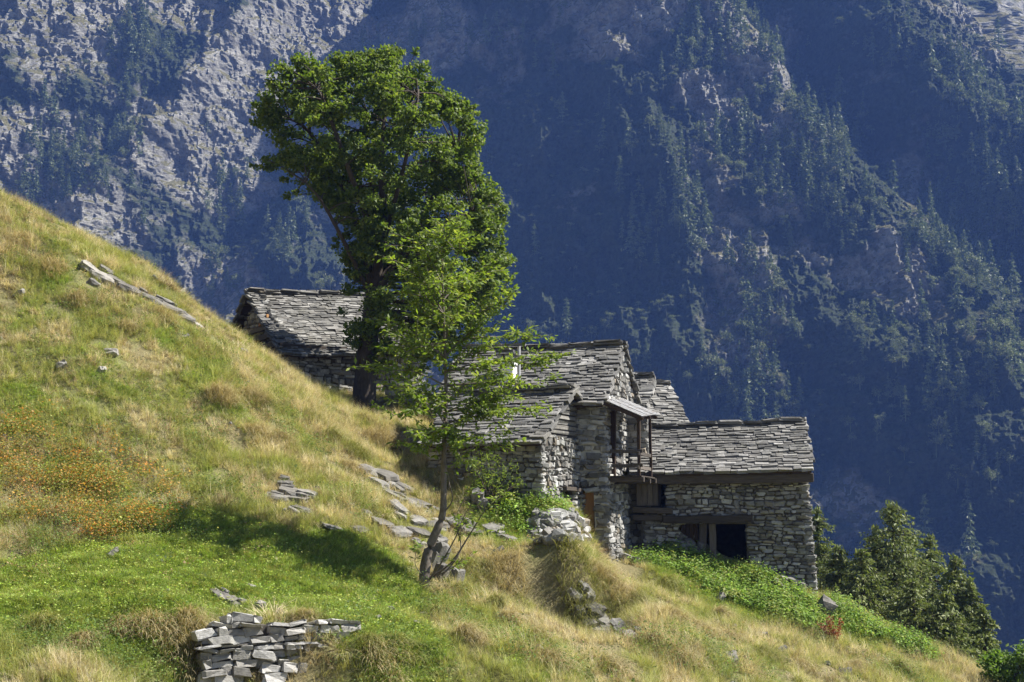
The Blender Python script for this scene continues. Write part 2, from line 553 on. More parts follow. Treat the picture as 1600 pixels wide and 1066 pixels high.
# ------------------------------------------------------------------ stones, slabs, beams
def rough_block(seed, jit, bevel):
    """A split stone filling roughly the unit cube, edges broken off."""
    rr = random.Random(seed)
    bm = bmesh.new()
    bmesh.ops.create_cube(bm, size=1.0)
    bmesh.ops.bevel(bm, geom=list(bm.edges), offset=bevel, segments=1, affect='EDGES', profile=.5)
    for v in bm.verts:
        v.co += Vector([rr.uniform(-jit[k], jit[k]) for k in range(3)])
    bmesh.ops.triangulate(bm, faces=list(bm.faces))
    return bm


STONES = []
for k in range(18):
    me = bm_mesh('stone', rough_block(100 + k, (.12, .14, .15), .17)); me.materials.append(M_STONE); STONES.append(me)
SLATES = []
for k in range(18):
    me = bm_mesh('slate', rough_block(200 + k, (.07, .08, .12), .05)); me.materials.append(M_SLATE); SLATES.append(me)
ROCKS = []
for k in range(8):
    me = bm_mesh('rock', rough_block(300 + k, (.14, .14, .14), .16)); me.materials.append(M_ROCK); ROCKS.append(me)


def mesh_arrays(me):
    v = np.empty(len(me.vertices) * 3, dtype=np.float32); me.vertices.foreach_get('co', v)
    f = np.empty(len(me.loops), dtype=np.int32); me.loops.foreach_get('vertex_index', f)
    return v.reshape(-1, 3), f.reshape(-1, 3)


ARR = {}


def joined(name, items, material, parent):
    """Many small stones as one part; items = [(mesh, matrix)]."""
    V, Fc, R = [], [], []
    off = 0
    for me, M in items:
        if me.name not in ARR: ARR[me.name] = mesh_arrays(me)
        v, f = ARR[me.name]
        m = np.array(M)
        V.append(v @ m[:3, :3].T + m[:3, 3]); Fc.append(f + off); off += len(v)
        R.append(np.full(len(v), random.random()))
    if not V: return None
    me = np_mesh(name, np.concatenate(V), np.concatenate(Fc), attrs={'rnd': np.concatenate(R)})
    o = link_mesh(name, me, parent, material)
    o['kind'] = 'stuff'
    return o


def piece(name, me, M, parent):
    o = bpy.data.objects.new(name, me)
    o.parent = parent
    o.matrix_basis = M
    col.objects.link(o)
    return o


def place_pieces(name, items, parent, limit, rest_name, material):
    """The largest pieces as parts of their own, the rest as one part. items = [(area, mesh, matrix)]"""
    items.sort(key=lambda t: -t[0])
    for a, me, M in items[:limit]:
        piece(name, me, M, parent)
    rest = [(me, M) for a, me, M in items[limit:]]
    if rest: joined(rest_name, rest, material, parent)


def frame(o, ex, ey, ez, s):
    """Matrix with scaled axes."""
    M = Matrix.Identity(4)
    for k, (e, q) in enumerate(((ex, s[0]), (ey, s[1]), (ez, s[2]))):
        M[0][k], M[1][k], M[2][k] = e.x * q, e.y * q, e.z * q
    M.translation = o
    return M


def add_box(bm, lo, hi, fn=None):
    """Axis-aligned box, optionally mapped by fn."""
    vs = []
    for x in (lo[0], hi[0]):
        for y in (lo[1], hi[1]):
            for z in (lo[2], hi[2]):
                c = Vector((x, y, z))
                vs.append(bm.verts.new(fn(c) if fn else c))
    for f in ((0, 1, 3, 2), (4, 6, 7, 5), (0, 4, 5, 1), (2, 3, 7, 6), (0, 2, 6, 4), (1, 5, 7, 3)):
        bm.faces.new([vs[i] for i in f])


def beam(name, a, b, w, h, material, parent, jit=.012, up=Vector((0, 0, 1)), rnd=None):
    """A squared, slightly crooked timber from a to b (in the parent's space)."""
    rr = rnd or random
    a, b = Vector(a), Vector(b)
    d = (b - a)
    L = d.length
    ex = d.normalized()
    ez = up - ex * up.dot(ex)
    if ez.length < .05: ez = Vector((0, 1, 0)) - ex * ex.y
    ez.normalize(); ey = ez.cross(ex)
    n = max(2, min(7, int(L / .5)))
    bm = bmesh.new()
    rings = []
    for i in range(n + 1):
        c = a + ex * (L * i / n) + ey * rr.uniform(-jit, jit) + ez * rr.uniform(-jit, jit)
        ring = []
        for sy, sz in ((-1, -1), (1, -1), (1, 1), (-1, 1)):
            ring.append(bm.verts.new(c + ey * (sy * w / 2 + rr.uniform(-jit, jit) * .5) + ez * (sz * h / 2 + rr.uniform(-jit, jit) * .5)))
        rings.append(ring)
    for r0, r1 in zip(rings, rings[1:]):
        for k in range(4):
            bm.faces.new((r0[k], r0[(k + 1) % 4], r1[(k + 1) % 4], r1[k]))
    bm.faces.new(rings[0][::-1]); bm.faces.new(rings[-1])
    bmesh.ops.bevel(bm, geom=list(bm.edges), offset=min(w, h) * .08, segments=1, affect='EDGES')
    return link_mesh(name, bm_mesh(name, bm), parent, material)


# ------------------------------------------------------------------ stone houses
class House:
    def __init__(self, label, corner_px, Y, yaw, L, D, v_eave, base_drop, pitch, overhang=(.35, .3), batter=.05,
                 front_open=(), faces=('front', 'right'), seed=1, sag=.06, stone=(.09, .17, .16, .5), group=None, corner='right',
                 n_stone=300, n_slate=300, right_cut=None, ridge_tilt=0.0, verge=(.3, .3), back_detail=False, gable_open=None, slate=(.18, .48, .150), pale=False):
        self.rr = random.Random(seed)
        self.L, self.D, self.pitch, self.batter, self.sag, self.seed = L, D, math.radians(pitch), batter, sag, seed
        self.openings = list(front_open)
        self.gable_open = gable_open or []
        c = at(corner_px, v_eave, Y)
        self.H = base_drop
        th = math.radians(yaw)
        ex = Vector((math.cos(th), math.sin(th), 0))
        org = c - ex * L if corner == 'right' else c.copy()
        org.z = c.z - base_drop
        self.root = empty('stone_house', org, th)
        tag(self.root, label, 'stone house', group)
        self.ridge_tilt = ridge_tilt
        self.stone_rng = stone
        self.slate_rng = slate
        self.overhang, self.verge = overhang, verge
        self.tan = math.tan(self.pitch)
        self.right_cut = right_cut
        self.build_walls(faces, n_stone, pale)
        self.build_roof(n_slate, back_detail)

    def warp(self, p):
        """Battered walls: the foot spreads."""
        f = (self.H - p.z) * self.batter
        if p.z > self.H: f = 0
        return Vector((p.x + (p.x - self.L / 2) / (self.L / 2) * f, p.y + (p.y - self.D / 2) / (self.D / 2) * f, p.z))

    def gable_top(self, y):
        return self.H + min(y, self.D - y) * self.tan

    def build_walls(self, faces, n_stone, pale=False):
        L, D, H = self.L, self.D, self.H
        T = .42
        bm = bmesh.new()
        # front wall in panels around its openings
        xs = sorted({0, L} | {o[0] for o in self.openings} | {o[1] for o in self.openings})
        for x0, x1 in zip(xs, xs[1:]):
            zs = [0, H]
            holes = sorted([(o[2], o[3]) for o in self.openings if o[0] <= x0 + 1e-6 and o[1] >= x1 - 1e-6])
            z = 0
            for a, b in holes:
                if a > z: add_box(bm, (x0, 0, z), (x1, T, a), self.warp)
                z = b
            if z < H: add_box(bm, (x0, 0, z), (x1, T, H), self.warp)
        add_box(bm, (0, D - T, 0), (L, D, H), self.warp)
        # gables
        for side in (0, 1):
            xa, xb = (0, T) if side == 0 else (L - T, L)
            ops = self.gable_open if side == 1 else []
            ys_ = sorted({T, D - T} | {o[0] for o in ops} | {o[1] for o in ops})
            for y0, y1 in zip(ys_, ys_[1:]):
                z = 0
                for o in sorted(ops, key=lambda o: o[2]):
                    if o[0] <= y0 + 1e-6 and o[1] >= y1 - 1e-6:
                        if o[2] > z: add_box(bm, (xa, y0, z), (xb, y1, o[2]), self.warp)
                        z = o[3]
                if z < H: add_box(bm, (xa, y0, z), (xb, y1, H), self.warp)
            cut = (side == 1 and self.right_cut) or 0
            ia, ib = (xa, xb - cut) if side else (xa, xb)
            if ib - ia < .2: ia = ib - .3
            tri = [(0, H), (D, H), (D / 2, H + D / 2 * self.tan - .06)]
            A = [bm.verts.new((ia, y, z)) for y, z in tri]
            B = [bm.verts.new((ib, y, z)) for y, z in tri]
            bm.faces.new(A); bm.faces.new(B[::-1])
            for k in range(3):
                bm.faces.new((A[k], B[k], B[(k + 1) % 3], A[(k + 1) % 3]))
        bmesh.ops.recalc_face_normals(bm, faces=bm.faces)
        self.wall = link_mesh('wall', bm_mesh('wall', bm), self.root, M_MORTAR_SUNLIT if pale else M_JOINT)
        items = []
        if 'front' in faces: self.face_stones(items, 'front')
        if 'right' in faces: self.face_stones(items, 'right')
        if 'left' in faces: self.face_stones(items, 'left')
        place_pieces('stone', items, self.wall, n_stone, 'small_stones', M_STONE)

    def face_stones(self, items, which):
        rr = self.rr
        L, D, H = self.L, self.D, self.H
        hmin, hmax, wmin, wmax = self.stone_rng
        W = L if which == 'front' else D
        ztop = H - .02 if which == 'front' else H + D / 2 * self.tan - .12
        z = 0.0
        ops = self.openings if which == 'front' else (self.gable_open if which == 'right' else [])
        odd = False
        while z < ztop:
            h = rr.uniform(hmin, hmax) if rr.random() > .18 else rr.uniform(hmax, hmax * 1.5)
            odd = not odd
            s0, s1 = -.05, W + .05
            if which != 'front' and z > H:
                m = (z - H) / self.tan
                s0, s1 = m, D - m
            zc = z + h / 2
            spans = [(s0, s1)]
            for o in ops:
                if z + h * .6 > o[2] and z + h * .4 < o[3]:
                    ns = []
                    for a, b in spans:
                        if o[1] <= a or o[0] >= b: ns.append((a, b)); continue
                        if o[0] > a: ns.append((a, o[0] + rr.uniform(-.05, .04)))
                        if o[1] < b: ns.append((o[1] - rr.uniform(-.05, .04), b))
                    spans = ns
            for a, b in spans:
                s = a
                while s < b - .04:
                    w = rr.uniform(wmin, wmax) * (1.0 if rr.random() > .25 else .55)
                    if (s == a or b - s < wmax * 1.3) and odd: w = max(w, wmax * .9)       # long quoins
                    if b - s - w < wmin * .7: w = b - s
                    hh = h * rr.uniform(.70, 1.05)
                    dep = rr.uniform(.20, .30)
                    out = rr.uniform(.0, .085)
                    sc = s + w / 2
                    zz = z + h / 2 + rr.uniform(-.02, .02) + .035 * math.sin(sc * 1.9 + z * 2.3 + self.seed)
                    if which == 'front':
                        P = self.warp(Vector((sc, 0, zz))); n = Vector((0, -1, 0)); e = Vector((1, 0, 0))
                    elif which == 'right':
                        P = self.warp(Vector((L, sc, zz))); n = Vector((1, 0, 0)); e = Vector((0, 1, 0))
                        if z > H and self.right_cut: P.x -= self.right_cut
                    else:
                        P = self.warp(Vector((0, sc, zz))); n = Vector((-1, 0, 0)); e = Vector((0, -1, 0))
                    P += n * (out - dep / 2 + .02)
                    t = rr.uniform(-.10, .10) + .06 * math.cos(sc * 1.9 + z * 2.3 + self.seed)
                    e2 = (e * math.cos(t) + Vector((0, 0, 1)) * math.sin(t)).normalized()
                    up = (n * rr.uniform(-.06, .06) + Vector((0, 0, 1)) - e * math.sin(t)).normalized()
                    nn = e2.cross(up).normalized()
                    wq = w - rr.uniform(.008, .03)
                    if which != 'front' and (s == a or abs(s + w - b) < 1e-6) and z < H: wq += .04
                    items.append((w * hh, rr.choice(STONES), frame(P, e2, nn, up, (wq * 1.06, dep, hh * rr.uniform(.98, 1.10)))))
                    s += w
            z += h
        return items

    def roof_point(self, x, d, lift=0.0):
        """Point on the front slope: d metres up the slope from the eave edge."""
        y = -self.overhang[0] + d * math.cos(self.pitch)
        z = self.H - self.overhang[0] * self.tan + d * math.sin(self.pitch)
        z += self.sagz(x, d) + self.ridge_tilt * (x - self.L / 2)
        return Vector((x, y - lift * math.sin(self.pitch), z + lift * math.cos(self.pitch)))

    def sagz(self, x, d):
        return self.sag * (noise.noise(Vector((x * .55, d * .5, self.seed * 3.7))) * 1.3 - math.sin(math.pi * min(1, max(0, x / self.L))) * .5)

    def build_roof(self, n_slate, back_detail):
        rr = self.rr
        L, D, H = self.L, self.D, self.H
        cp, sp = math.cos(self.pitch), math.sin(self.pitch)
        slope = (D / 2 + self.overhang[0]) / cp
        slope_b = (D / 2 + self.overhang[1]) / cp
        xa, xb = -self.verge[0], L + self.verge[1]
        # boarding under the slabs, both slopes
        bm = bmesh.new()
        nx_ = 8
        for back in (0, 1):
            sl_ = slope_b if back else slope
            grid = []
            for i in range(nx_ + 1):
                x = xa + .06 + (xb - xa - .12) * i / nx_
                rowt = []
                for k in range(5):
                    d = sl_ * (k / 4) if k else .05
                    q = self.roof_point(x, d)
                    if back:
                        q = Vector((x, D + self.overhang[1] - d * cp, H - self.overhang[1] * self.tan + d * sp + self.sagz(x, d) + self.ridge_tilt * (x - L / 2)))
                    rowt.append((bm.verts.new(q + Vector((0, 0, .03))), bm.verts.new(q - Vector((0, 0, .04)))))
                grid.append(rowt)
            for i in range(nx_):
                for k in range(4):
                    a, b, c, d_ = grid[i][k], grid[i + 1][k], grid[i + 1][k + 1], grid[i][k + 1]
                    bm.faces.new((a[0], b[0], c[0], d_[0])); bm.faces.new((a[1], d_[1], c[1], b[1]))
                    if i == 0: bm.faces.new((a[0], d_[0], d_[1], a[1]))
                    if i == nx_ - 1: bm.faces.new((b[0], b[1], c[1], c[0]))
                    if k == 0: bm.faces.new((a[0], a[1], b[1], b[0]))
        bmesh.ops.recalc_face_normals(bm, faces=bm.faces)
        self.roof = link_mesh('roof', bm_mesh('roof', bm), self.root, M_WOOD_DARK)
        items = []
        wlo, whi, expo = self.slate_rng
        for back in (0, 1):
            sl_ = slope_b if back else slope
            d = 0.0
            row = 0
            while d < sl_ - .05:
                ex_ = expo * rr.uniform(.9, 1.12)
                x = xa + rr.uniform(-.10, .06)
                while x < xb - .08:
                    w = rr.uniform(wlo, whi) * (1 if rr.random() > .2 else .6)
                    if xb - x - w < wlo * .5: w = xb - x + rr.uniform(-.05, .1)
                    ln = min(rr.uniform(.42, .60), sl_ - d + .25)
                    th = rr.uniform(.06, .095)
                    xc = x + w / 2
                    start = d - rr.uniform(0, .028) - (.05 if row == 0 else 0)
                    tilt = math.radians(rr.uniform(8, 15))
                    pp = self.pitch - tilt
                    base = self.roof_point(xc, start, .10 + rr.uniform(0, .035))
                    if back:
                        base = Vector((xc, D + self.overhang[1] - (base.y + self.overhang[0]), base.z - self.overhang[1] * self.tan + self.overhang[0] * self.tan))
                        upv = Vector((0, -math.cos(pp), math.sin(pp)))
                    else:
                        upv = Vector((0, math.cos(pp), math.sin(pp)))
                    yw = rr.uniform(-.07, .07)
                    e = Vector((math.cos(yw), math.sin(yw) * .5, rr.uniform(-.035, .035) + self.ridge_tilt)).normalized()
                    upv = (upv - e * upv.dot(e)).normalized()
                    nn = e.cross(upv)
                    c = base + upv * (ln / 2)
                    items.append((w * th + (0 if back else 5), rr.choice(SLATES), frame(c, e, upv, nn, (w * 1.03 - .01, ln, th * 1.15))))
                    x += w
                d += ex_
                row += 1
        # slabs closing the ridge, lying with the back slope and jutting over the front
        x = xa
        while x < xb - .1:
            w = rr.uniform(.4, .85)
            if xb - x - w < .25: w = xb - x
            for lay in (0, 1):
                pos = self.roof_point(x + w / 2, slope) + Vector((0, rr.uniform(-.03, .03), .07 + lay * .05))
                pp = math.radians(rr.uniform(6, 18))
                upv = Vector((0, -math.cos(pp), math.sin(pp)))
                e = Vector((1, rr.uniform(-.04, .04), rr.uniform(-.03, .03))).normalized()
                upv = (upv - e * upv.dot(e)).normalized()
                items.append((9, rr.choice(SLATES), frame(pos, e, upv, e.cross(upv), (w * (1.0 - .1 * lay), rr.uniform(.42, .55), .055))))
            x += w
        place_pieces('slate', items, self.roof, n_slate, 'small_slates', M_SLATE)
        # purlins: ridge, wall plates
        for y, z in ((D / 2, H + D / 2 * self.tan - .16), (.12, H - .05), (D - .12, H - .05)):
            beam('purlin', (xa + .12, y, z), (xb - .12, y, z), .16, .17, M_WOOD_DARK, self.roof, rnd=rr)

    def box(self, name, lo, hi, material, jit=0.0):
        bm = bmesh.new(); add_box(bm, lo, hi)
        return link_mesh(name, bm_mesh(name, bm), self.root, material)


HG = 'stone houses stepping down the slope'
# upper barn at the crest, left gable turned to us
H1 = House('upper stone barn behind the large tree, roof ridge highest of all the houses', 450, 49.0, 31, 5.2, 6.1, 538, 2.9, 37, ridge_tilt=.06, faces=('front', 'left'),
           seed=3, corner='left', batter=.02, group=HG, sag=.07, verge=(.42, .3), overhang=(.4, .35))
# main house with the balcony
HM = House('tall stone house with a timber balcony and tin canopy on its gable', 942, 39.6, -16, 4.6, 5.0, 622, 4.9, 34, faces=('front', 'right'),
           seed=5, batter=.045, group=HG, front_open=[(3.85, 4.25, 1.1, 2.35)], stone=(.10, .18, .18, .52), verge=(.3, .12), overhang=(.34, .3),
           gable_open=[(.5, 1.3, 2.8, 4.6)], n_stone=240, pale=True)
# low annex left of it
HA = House('low stone annex with a slab roof behind the young tree', 845, 37.3, -24, 3.2, 4.1, 684, 2.6, 34, faces=('front', 'right'),
           seed=7, batter=.05, group=HG, right_cut=.75, verge=(.2, .16), overhang=(.3, .3), stone=(.07, .13, .12, .34), gable_open=[(1.35, 2.05, .5, 1.22)])
# back houses between the main house and the right barn
HB1 = House('narrow slab roof showing between the main house and the stepped roof', 1001, 44.5, -14, 3.0, 3.4, 646, 3.6, 36, faces=('front',), seed=11, group=HG, n_stone=60, verge=(.2, .2))
HB2 = House('back house whose slab roof has its right edge slanting down to the barn', 1062, 44.6, 14, 2.6, 3.8, 664, 3.4, 35, faces=('front',), seed=13, group=HG, n_stone=60, verge=(.2, .3))
# right barn
HR = House('lower right stone barn with a dark wide doorway under a timber lintel', 1258, 41.4, -6, 4.55, 4.6, 728, 3.95, 29, faces=('front', 'right'),
           seed=17, batter=.055, group=HG, front_open=[(.94, 2.80, .8, 2.27), (-.1, .55, 2.75, 3.72)], verge=(.45, .2), overhang=(.42, .35), ridge_tilt=.02, stone=(.06, .125, .12, .38))

# ------------------------------------------------------------------ timber and other parts of the houses
# main house: balcony on the gable, tin canopy, pier, doors, chimney
r0 = random.Random(77)
L, H = HM.L, HM.H
gx = L + .10
bal = empty('balcony', (0, 0, 0)); bal.parent = HM.root
for y in (.18, 2.0):
    beam('post', (gx + .86, y, 2.55), (gx + .86, y, 4.31 + (.14 if y > 1 else 0)), .085, .085, M_WOOD_DARK, bal, up=Vector((1, 0, 0)), rnd=r0)
for z in (3.02, 3.42):
    beam('rail', (gx - .05, .16, z), (gx + .98, .16, z), .06, .10, M_WOOD_V, bal, rnd=r0)
    beam('rail', (gx + .86, .05, z - .06), (gx + .86, 2.15, z - .06), .06, .10, M_WOOD_V, bal, rnd=r0)
for y in (.14, 1.1, 2.0):
    beam('joist', (gx - .3, y, 2.62), (gx + 1.02, y, 2.62), .12, .14, M_WOOD_H, bal, rnd=r0)
for k in range(6):
    beam('deck_board', (gx + .10 + k * .16, .02, 2.72), (gx + .10 + k * .16, 2.15, 2.72), .145, .035, M_WOOD_H, bal, .005, rnd=r0)
can = empty('canopy', (0, 0, 0)); can.parent = HM.root
for k in range(3):
    bm = bmesh.new()
    y0 = -.22 + k * .86
    n = 14
    rows = []
    for i in range(n + 1):
        y = y0 + .92 * i / n
        c_ = .012 * math.cos(i * math.pi)
        zq = k * .008 + 0.085 * (y - 1.0)
        rows.append([bm.verts.new((gx - .12, y, 4.98 + zq + c_)), bm.verts.new((gx + .5, y, 4.70 + zq + c_)), bm.verts.new((gx + 1.04, y, 4.46 + zq + c_))])
    for a, b in zip(rows, rows[1:]):
        for q in range(2): bm.faces.new((a[q], a[q + 1], b[q + 1], b[q]))
    ret = bmesh.ops.solidify(bm, geom=list(bm.faces), thickness=.012)
    link_mesh('tin_sheet', bm_mesh('tin_sheet', bm), can, M_TIN)
for y in (-.12, 1.0, 2.1):
    beam('rafter', (gx - .1, y, 4.86 + 0.085 * (y - 1)), (gx + 1.05, y, 4.37 + 0.085 * (y - 1)), .07, .09, M_WOOD_DARK, can, rnd=r0)
beam('rafter', (gx + .9, -.18, 4.28), (gx + .9, 2.3, 4.49), .08, .07, M_WOOD_DARK, can, rnd=r0)
# pier beside the balcony
bm = bmesh.new(); add_box(bm, (gx - .2, 3.0, .0), (gx + .50, 3.55, 4.75), None)
pier = link_mesh('pier', bm_mesh('pier', bm), HM.root, M_JOINT)
items = []
z = .0
odd = 0
while z < 4.75:
    h = r0.uniform(.12, .22)
    odd ^= 1
    f = (4.8 - z) * .03
    for (e, n_, o, w) in ((Vector((1, 0, 0)), Vector((0, -1, 0)), Vector((gx - .15, 3.0 - f, 0)), .68 + f), (Vector((0, 1, 0)), Vector((1, 0, 0)), Vector((gx + .5 + f, 3.0 - f, 0)), .58 + f)):
        cuts = [0, w * r0.uniform(.3, .7), w] if r0.random() > .35 else [0, w]
        for a, b in zip(cuts, cuts[1:]):
            P = o + e * ((a + b) / 2) + n_ * (r0.uniform(.02, .07) - .11) + Vector((0, 0, z + h / 2))
            items.append((1, r0.choice(STONES), frame(P, e, -n_ if False else e.cross(Vector((0, 0, 1))), Vector((0, 0, 1)), ((b - a) * 1.04, .24, h * 1.03))))
    z += h
place_pieces('stone', items, pier, 60, 'small_stones', M_STONE)
# plank door on the balcony, frame
for k in range(4):
    beam('door_board', (gx - .34, .55 + .2 * k, 2.82), (gx - .34, .55 + .2 * k, 4.5), .19, .04, M_WOOD_DARK, HM.root, .004, up=Vector((1, 0, 0)), rnd=r0)
beam('door_post', (gx - .02, .95, 2.5), (gx - .0, .95, 4.6), .13, .14, M_WOOD_DARK, HM.root, up=Vector((1, 0, 0)), rnd=r0)
beam('lintel', (gx - .12, .3, 4.62), (gx - .12, 1.6, 4.62), .2, .12, M_WOOD_H, HM.root, rnd=r0)
# small pine door on the front
dr = beam('door', (4.06, .10, .9), (4.06, .10, 2.36), .5, .06, M_WOOD_NEW, HM.root, .004, up=Vector((0, 1, 0)), rnd=r0)
beam('lintel', (3.6, -.02, 2.45), (4.45, -.02, 2.45), .22, .12, M_WOOD_H, HM.root, rnd=r0)
beam('wall_plate', (2.2, -.16, H - .12), (L + .05, -.16, H - .12), .2, .2, M_WOOD_H, HM.root, rnd=r0)
# chimney
chx, chy = 1.55, .85
bz = H + chy * HM.tan
bm = bmesh.new(); add_box(bm, (chx - .22, chy - .2, bz - .4), (chx + .24, chy + .26, bz + .52)); add_box(bm, (chx - .26, chy - .24, bz + .521), (chx + .28, chy + .30, bz + .58))
ch = link_mesh('chimney', bm_mesh('chimney', bm), HM.root, M_LIME)
for (dx, dy) in ((-.16, -.12), (.16, -.12), (-.16, .18), (.16, .18)):
    piece('stone', r0.choice(STONES), frame(Vector((chx + dx, chy + dy, bz + .70)), Vector((1, 0, 0)), Vector((0, 1, 0)), Vector((0, 0, 1)), (.16, .18, .26)), ch)
for k, q in enumerate(((.62, .58), (.5, .5), (.3, .34))):
    piece('slate', r0.choice(SLATES), frame(Vector((chx - .02 * k, chy + .03, bz + .86 + .06 * k)), Vector((1, .05 * k, 0)), Vector((-.05 * k, 1, 0)), Vector((0, 0, 1)), (q[0], q[1], .06)), ch)
# stove pipe beside it
bm = bmesh.new(); bmesh.ops.create_cone(bm, segments=10, radius1=.045, radius2=.045, depth=1.2, cap_ends=True, matrix=Matrix.Translation((chx + .42, chy - .15, bz + .45)))
link_mesh('stove_pipe', bm_mesh('stove_pipe', bm), HM.root, M_TIN)

# annex: beam over the open loft, niche slab
L, H = HA.L, HA.H
beam('lintel', (L + .10, 1.2, 1.30), (L + .10, 2.25, 1.28), .3, .10, M_WOOD_H, HA.root, rnd=r0)
for k in range(9):
    zz = H + .02 + k * .14
    m = max(.12, (zz - H) / HA.tan + .12)
    if HA.D - 2 * m < .3: break
    piece('slate', r0.choice(SLATES), frame(Vector((L - .28, HA.D / 2, zz + .06)), Vector((0, 1, 0)), Vector((-1, 0, 0)), Vector((0, 0, 1)), (HA.D - 2 * m, .5, .11)), HA.wall)

# right barn: eave beam, lintel, boards, posts
L, H = HR.L, HR.H
beam('wall_plate', (-.35, -.26, H - .40), (L + .2, -.26, H - .36), .24, .26, M_WOOD_H, HR.root, .015, rnd=r0)
beam('lintel', (.42, -.14, 2.40), (3.0, -.14, 2.41), .34, .22, M_WOOD_H, HR.root, .015, rnd=r0)
beam('door_post', (1.56, .02, .7), (1.58, .02, 2.28), .22, .10, M_WOOD_V, HR.root, up=Vector((0, 1, 0)), rnd=r0)
beam('door_post', (1.86, -.02, .7), (1.86, -.02, 2.28), .20, .12, M_WOOD_V, HR.root, up=Vector((0, 1, 0)), rnd=r0)
for k in range(4):
    beam('door_board', (1.0 + .13 * k, .2, .7), (1.0 + .13 * k, .2, 2.27), .12, .04, M_WOOD_DARK, HR.root, .004, up=Vector((0, 1, 0)), rnd=r0)
for k in range(4):
    beam('wall_board', (-.26 + .16 * k, -.06, 2.80), (-.26 + .16 * k, -.06, 3.68), .15, .04, M_WOOD_V, HR.root, .005, up=Vector((0, 1, 0)), rnd=r0)
beam('sill_beam', (-.45, -.12, 2.68), (.72, -.12, 2.66), .26, .17, M_WOOD_H, HR.root, .015, rnd=r0)
beam('sill_beam', (-.45, -.10, 2.46), (.42, -.10, 2.45), .24, .16, M_WOOD_H, HR.root, .015, rnd=r0)
# upper barn: loft beams in the gable
H = H1.H
for k, (y0, y1, zz) in enumerate(((.5, 4.9, H + .1), (.9, 4.4, H + .45), (1.3, 4.0, H + .8))):
    beam('gable_beam', (-.09, y0, zz), (-.09, y1, zz + .02), .16, .2, M_WOOD_V, H1.root, .02, rnd=r0)
beam('brace', (-.18, 2.3, H + .9), (-.18, 1.5, H + 1.15), .1, .14, M_WOOD_NEW, H1.root, rnd=r0)
beam('wall_plate', (-.4, -.14, H - .1), (4.9, -.14, H - .1), .2, .2, M_WOOD_H, H1.root, rnd=r0)

# board leaning on the foot of the tall house
p = ground_at(988, 864)
bo = beam('leaning_board', (p.x, p.y, p.z - .1), (p.x - .10, p.y + .35, p.z + .95), .16, .04, M_LIME, None, .004, up=Vector((0, 1, 0)), rnd=r0)
tag(bo, 'pale narrow board leaning against the foot of the tall house', 'board')


# ------------------------------------------------------------------ dry stone walls, heaps, outcrops
def big_rock(seed):
    rr = random.Random(seed)
    bm = bmesh.new()
    bmesh.ops.create_cube(bm, size=1.0)
    bmesh.ops.subdivide_edges(bm, edges=list(bm.edges), cuts=2, use_grid_fill=True)
    off = Vector((seed * 3.1, seed * 1.7, 0))
    for v in bm.verts:
        c = v.co.copy()
        q = c.normalized() * .62
        c = c.lerp(q, .35)
        c += noise.noise_vector(c * 2.3 + off) * .16 + noise.noise_vector(c * 6 + off) * .05
        v.co = c
    bmesh.ops.triangulate(bm, faces=list(bm.faces))
    me = bm_mesh('rock', bm); me.materials.append(M_ROCK)
    return me


BIG = [big_rock(k) for k in range(8)]


PALE = []
for k in range(12):
    me = bm_mesh('stone', rough_block(400 + k, (.12, .12, .14), .10)); me.materials.append(M_PALE); PALE.append(me)


def dry_wall(name, label, path, hfun, rng, thick=.4, seed=1, group=None, meshes=STONES, hole=None, lean=.12, base=-.25):
    """path: world points along the foot; hfun(t) -> top height above foot (t in metres along)."""
    rr = random.Random(seed)
    p0, p1 = Vector(path[0]), Vector(path[1])
    d = p1 - p0; d.z = 0
    W = d.length
    th = math.atan2(d.y, d.x)
    root = empty(name, (p0.x, p0.y, min(p0.z, p1.z)), th)
    tag(root, label, 'stone wall', group)
    dz = p1.z - p0.z
    bm = bmesh.new()
    n = 14
    for i in range(n):
        a, b = W * i / n, W * (i + 1) / n
        zt = min(hfun(a), hfun(b)) - .12
        if zt > base: add_box(bm, (a + .001 * i, .26 + .002 * i, base), (b + .05, thick + .003 * i, zt))
    core = link_mesh('wall_core', bm_mesh('wall_core', bm), root, M_JOINT)
    items = []
    z = base
    while z < max(hfun(W * k / 10) for k in range(11)):
        h = rr.uniform(rng[0], rng[1])
        s = rr.uniform(-.1, 0)
        while s < W:
            w = rr.uniform(rng[2], rng[3])
            c = s + w / 2
            if z + h * .5 < hfun(min(max(c, 0), W)) and not (hole and hole(c, z)):
                n = Vector((0, -1, 0))
                out = rr.uniform(-.10, .10)
                t = rr.uniform(-.22, .22)
                e = Vector((math.cos(t), rr.uniform(-.12, .12), math.sin(t))).normalized()
                up = Vector((rr.uniform(-.05, .05), lean, 1)); up = (up - e * up.dot(e)).normalized()
                hh = h * rr.uniform(.6, 1.15)
                P = Vector((c, .10 - out + lean * z + .05, z + hh / 2))
                items.append((w * hh, rr.choice(meshes), frame(P, e, up.cross(e), up, (w * 1.04, rr.uniform(.30, .42), hh))))
            s += w + rr.uniform(-.02, .03)
        z += h * .86
    place_pieces('stone', items, core, 300, 'small_stones', M_STONE)
    return root


a, b = at(318, 1100, 24.5), at(548, 1100, 25.7)
a.z = b.z = at(430, 1085, 25.0).z


def fore_top(t):
    return 1.20 + .10 * math.sin(t * 2.1) - (.16 if t < .25 else 0) + (.06 if t > 1.9 else 0)


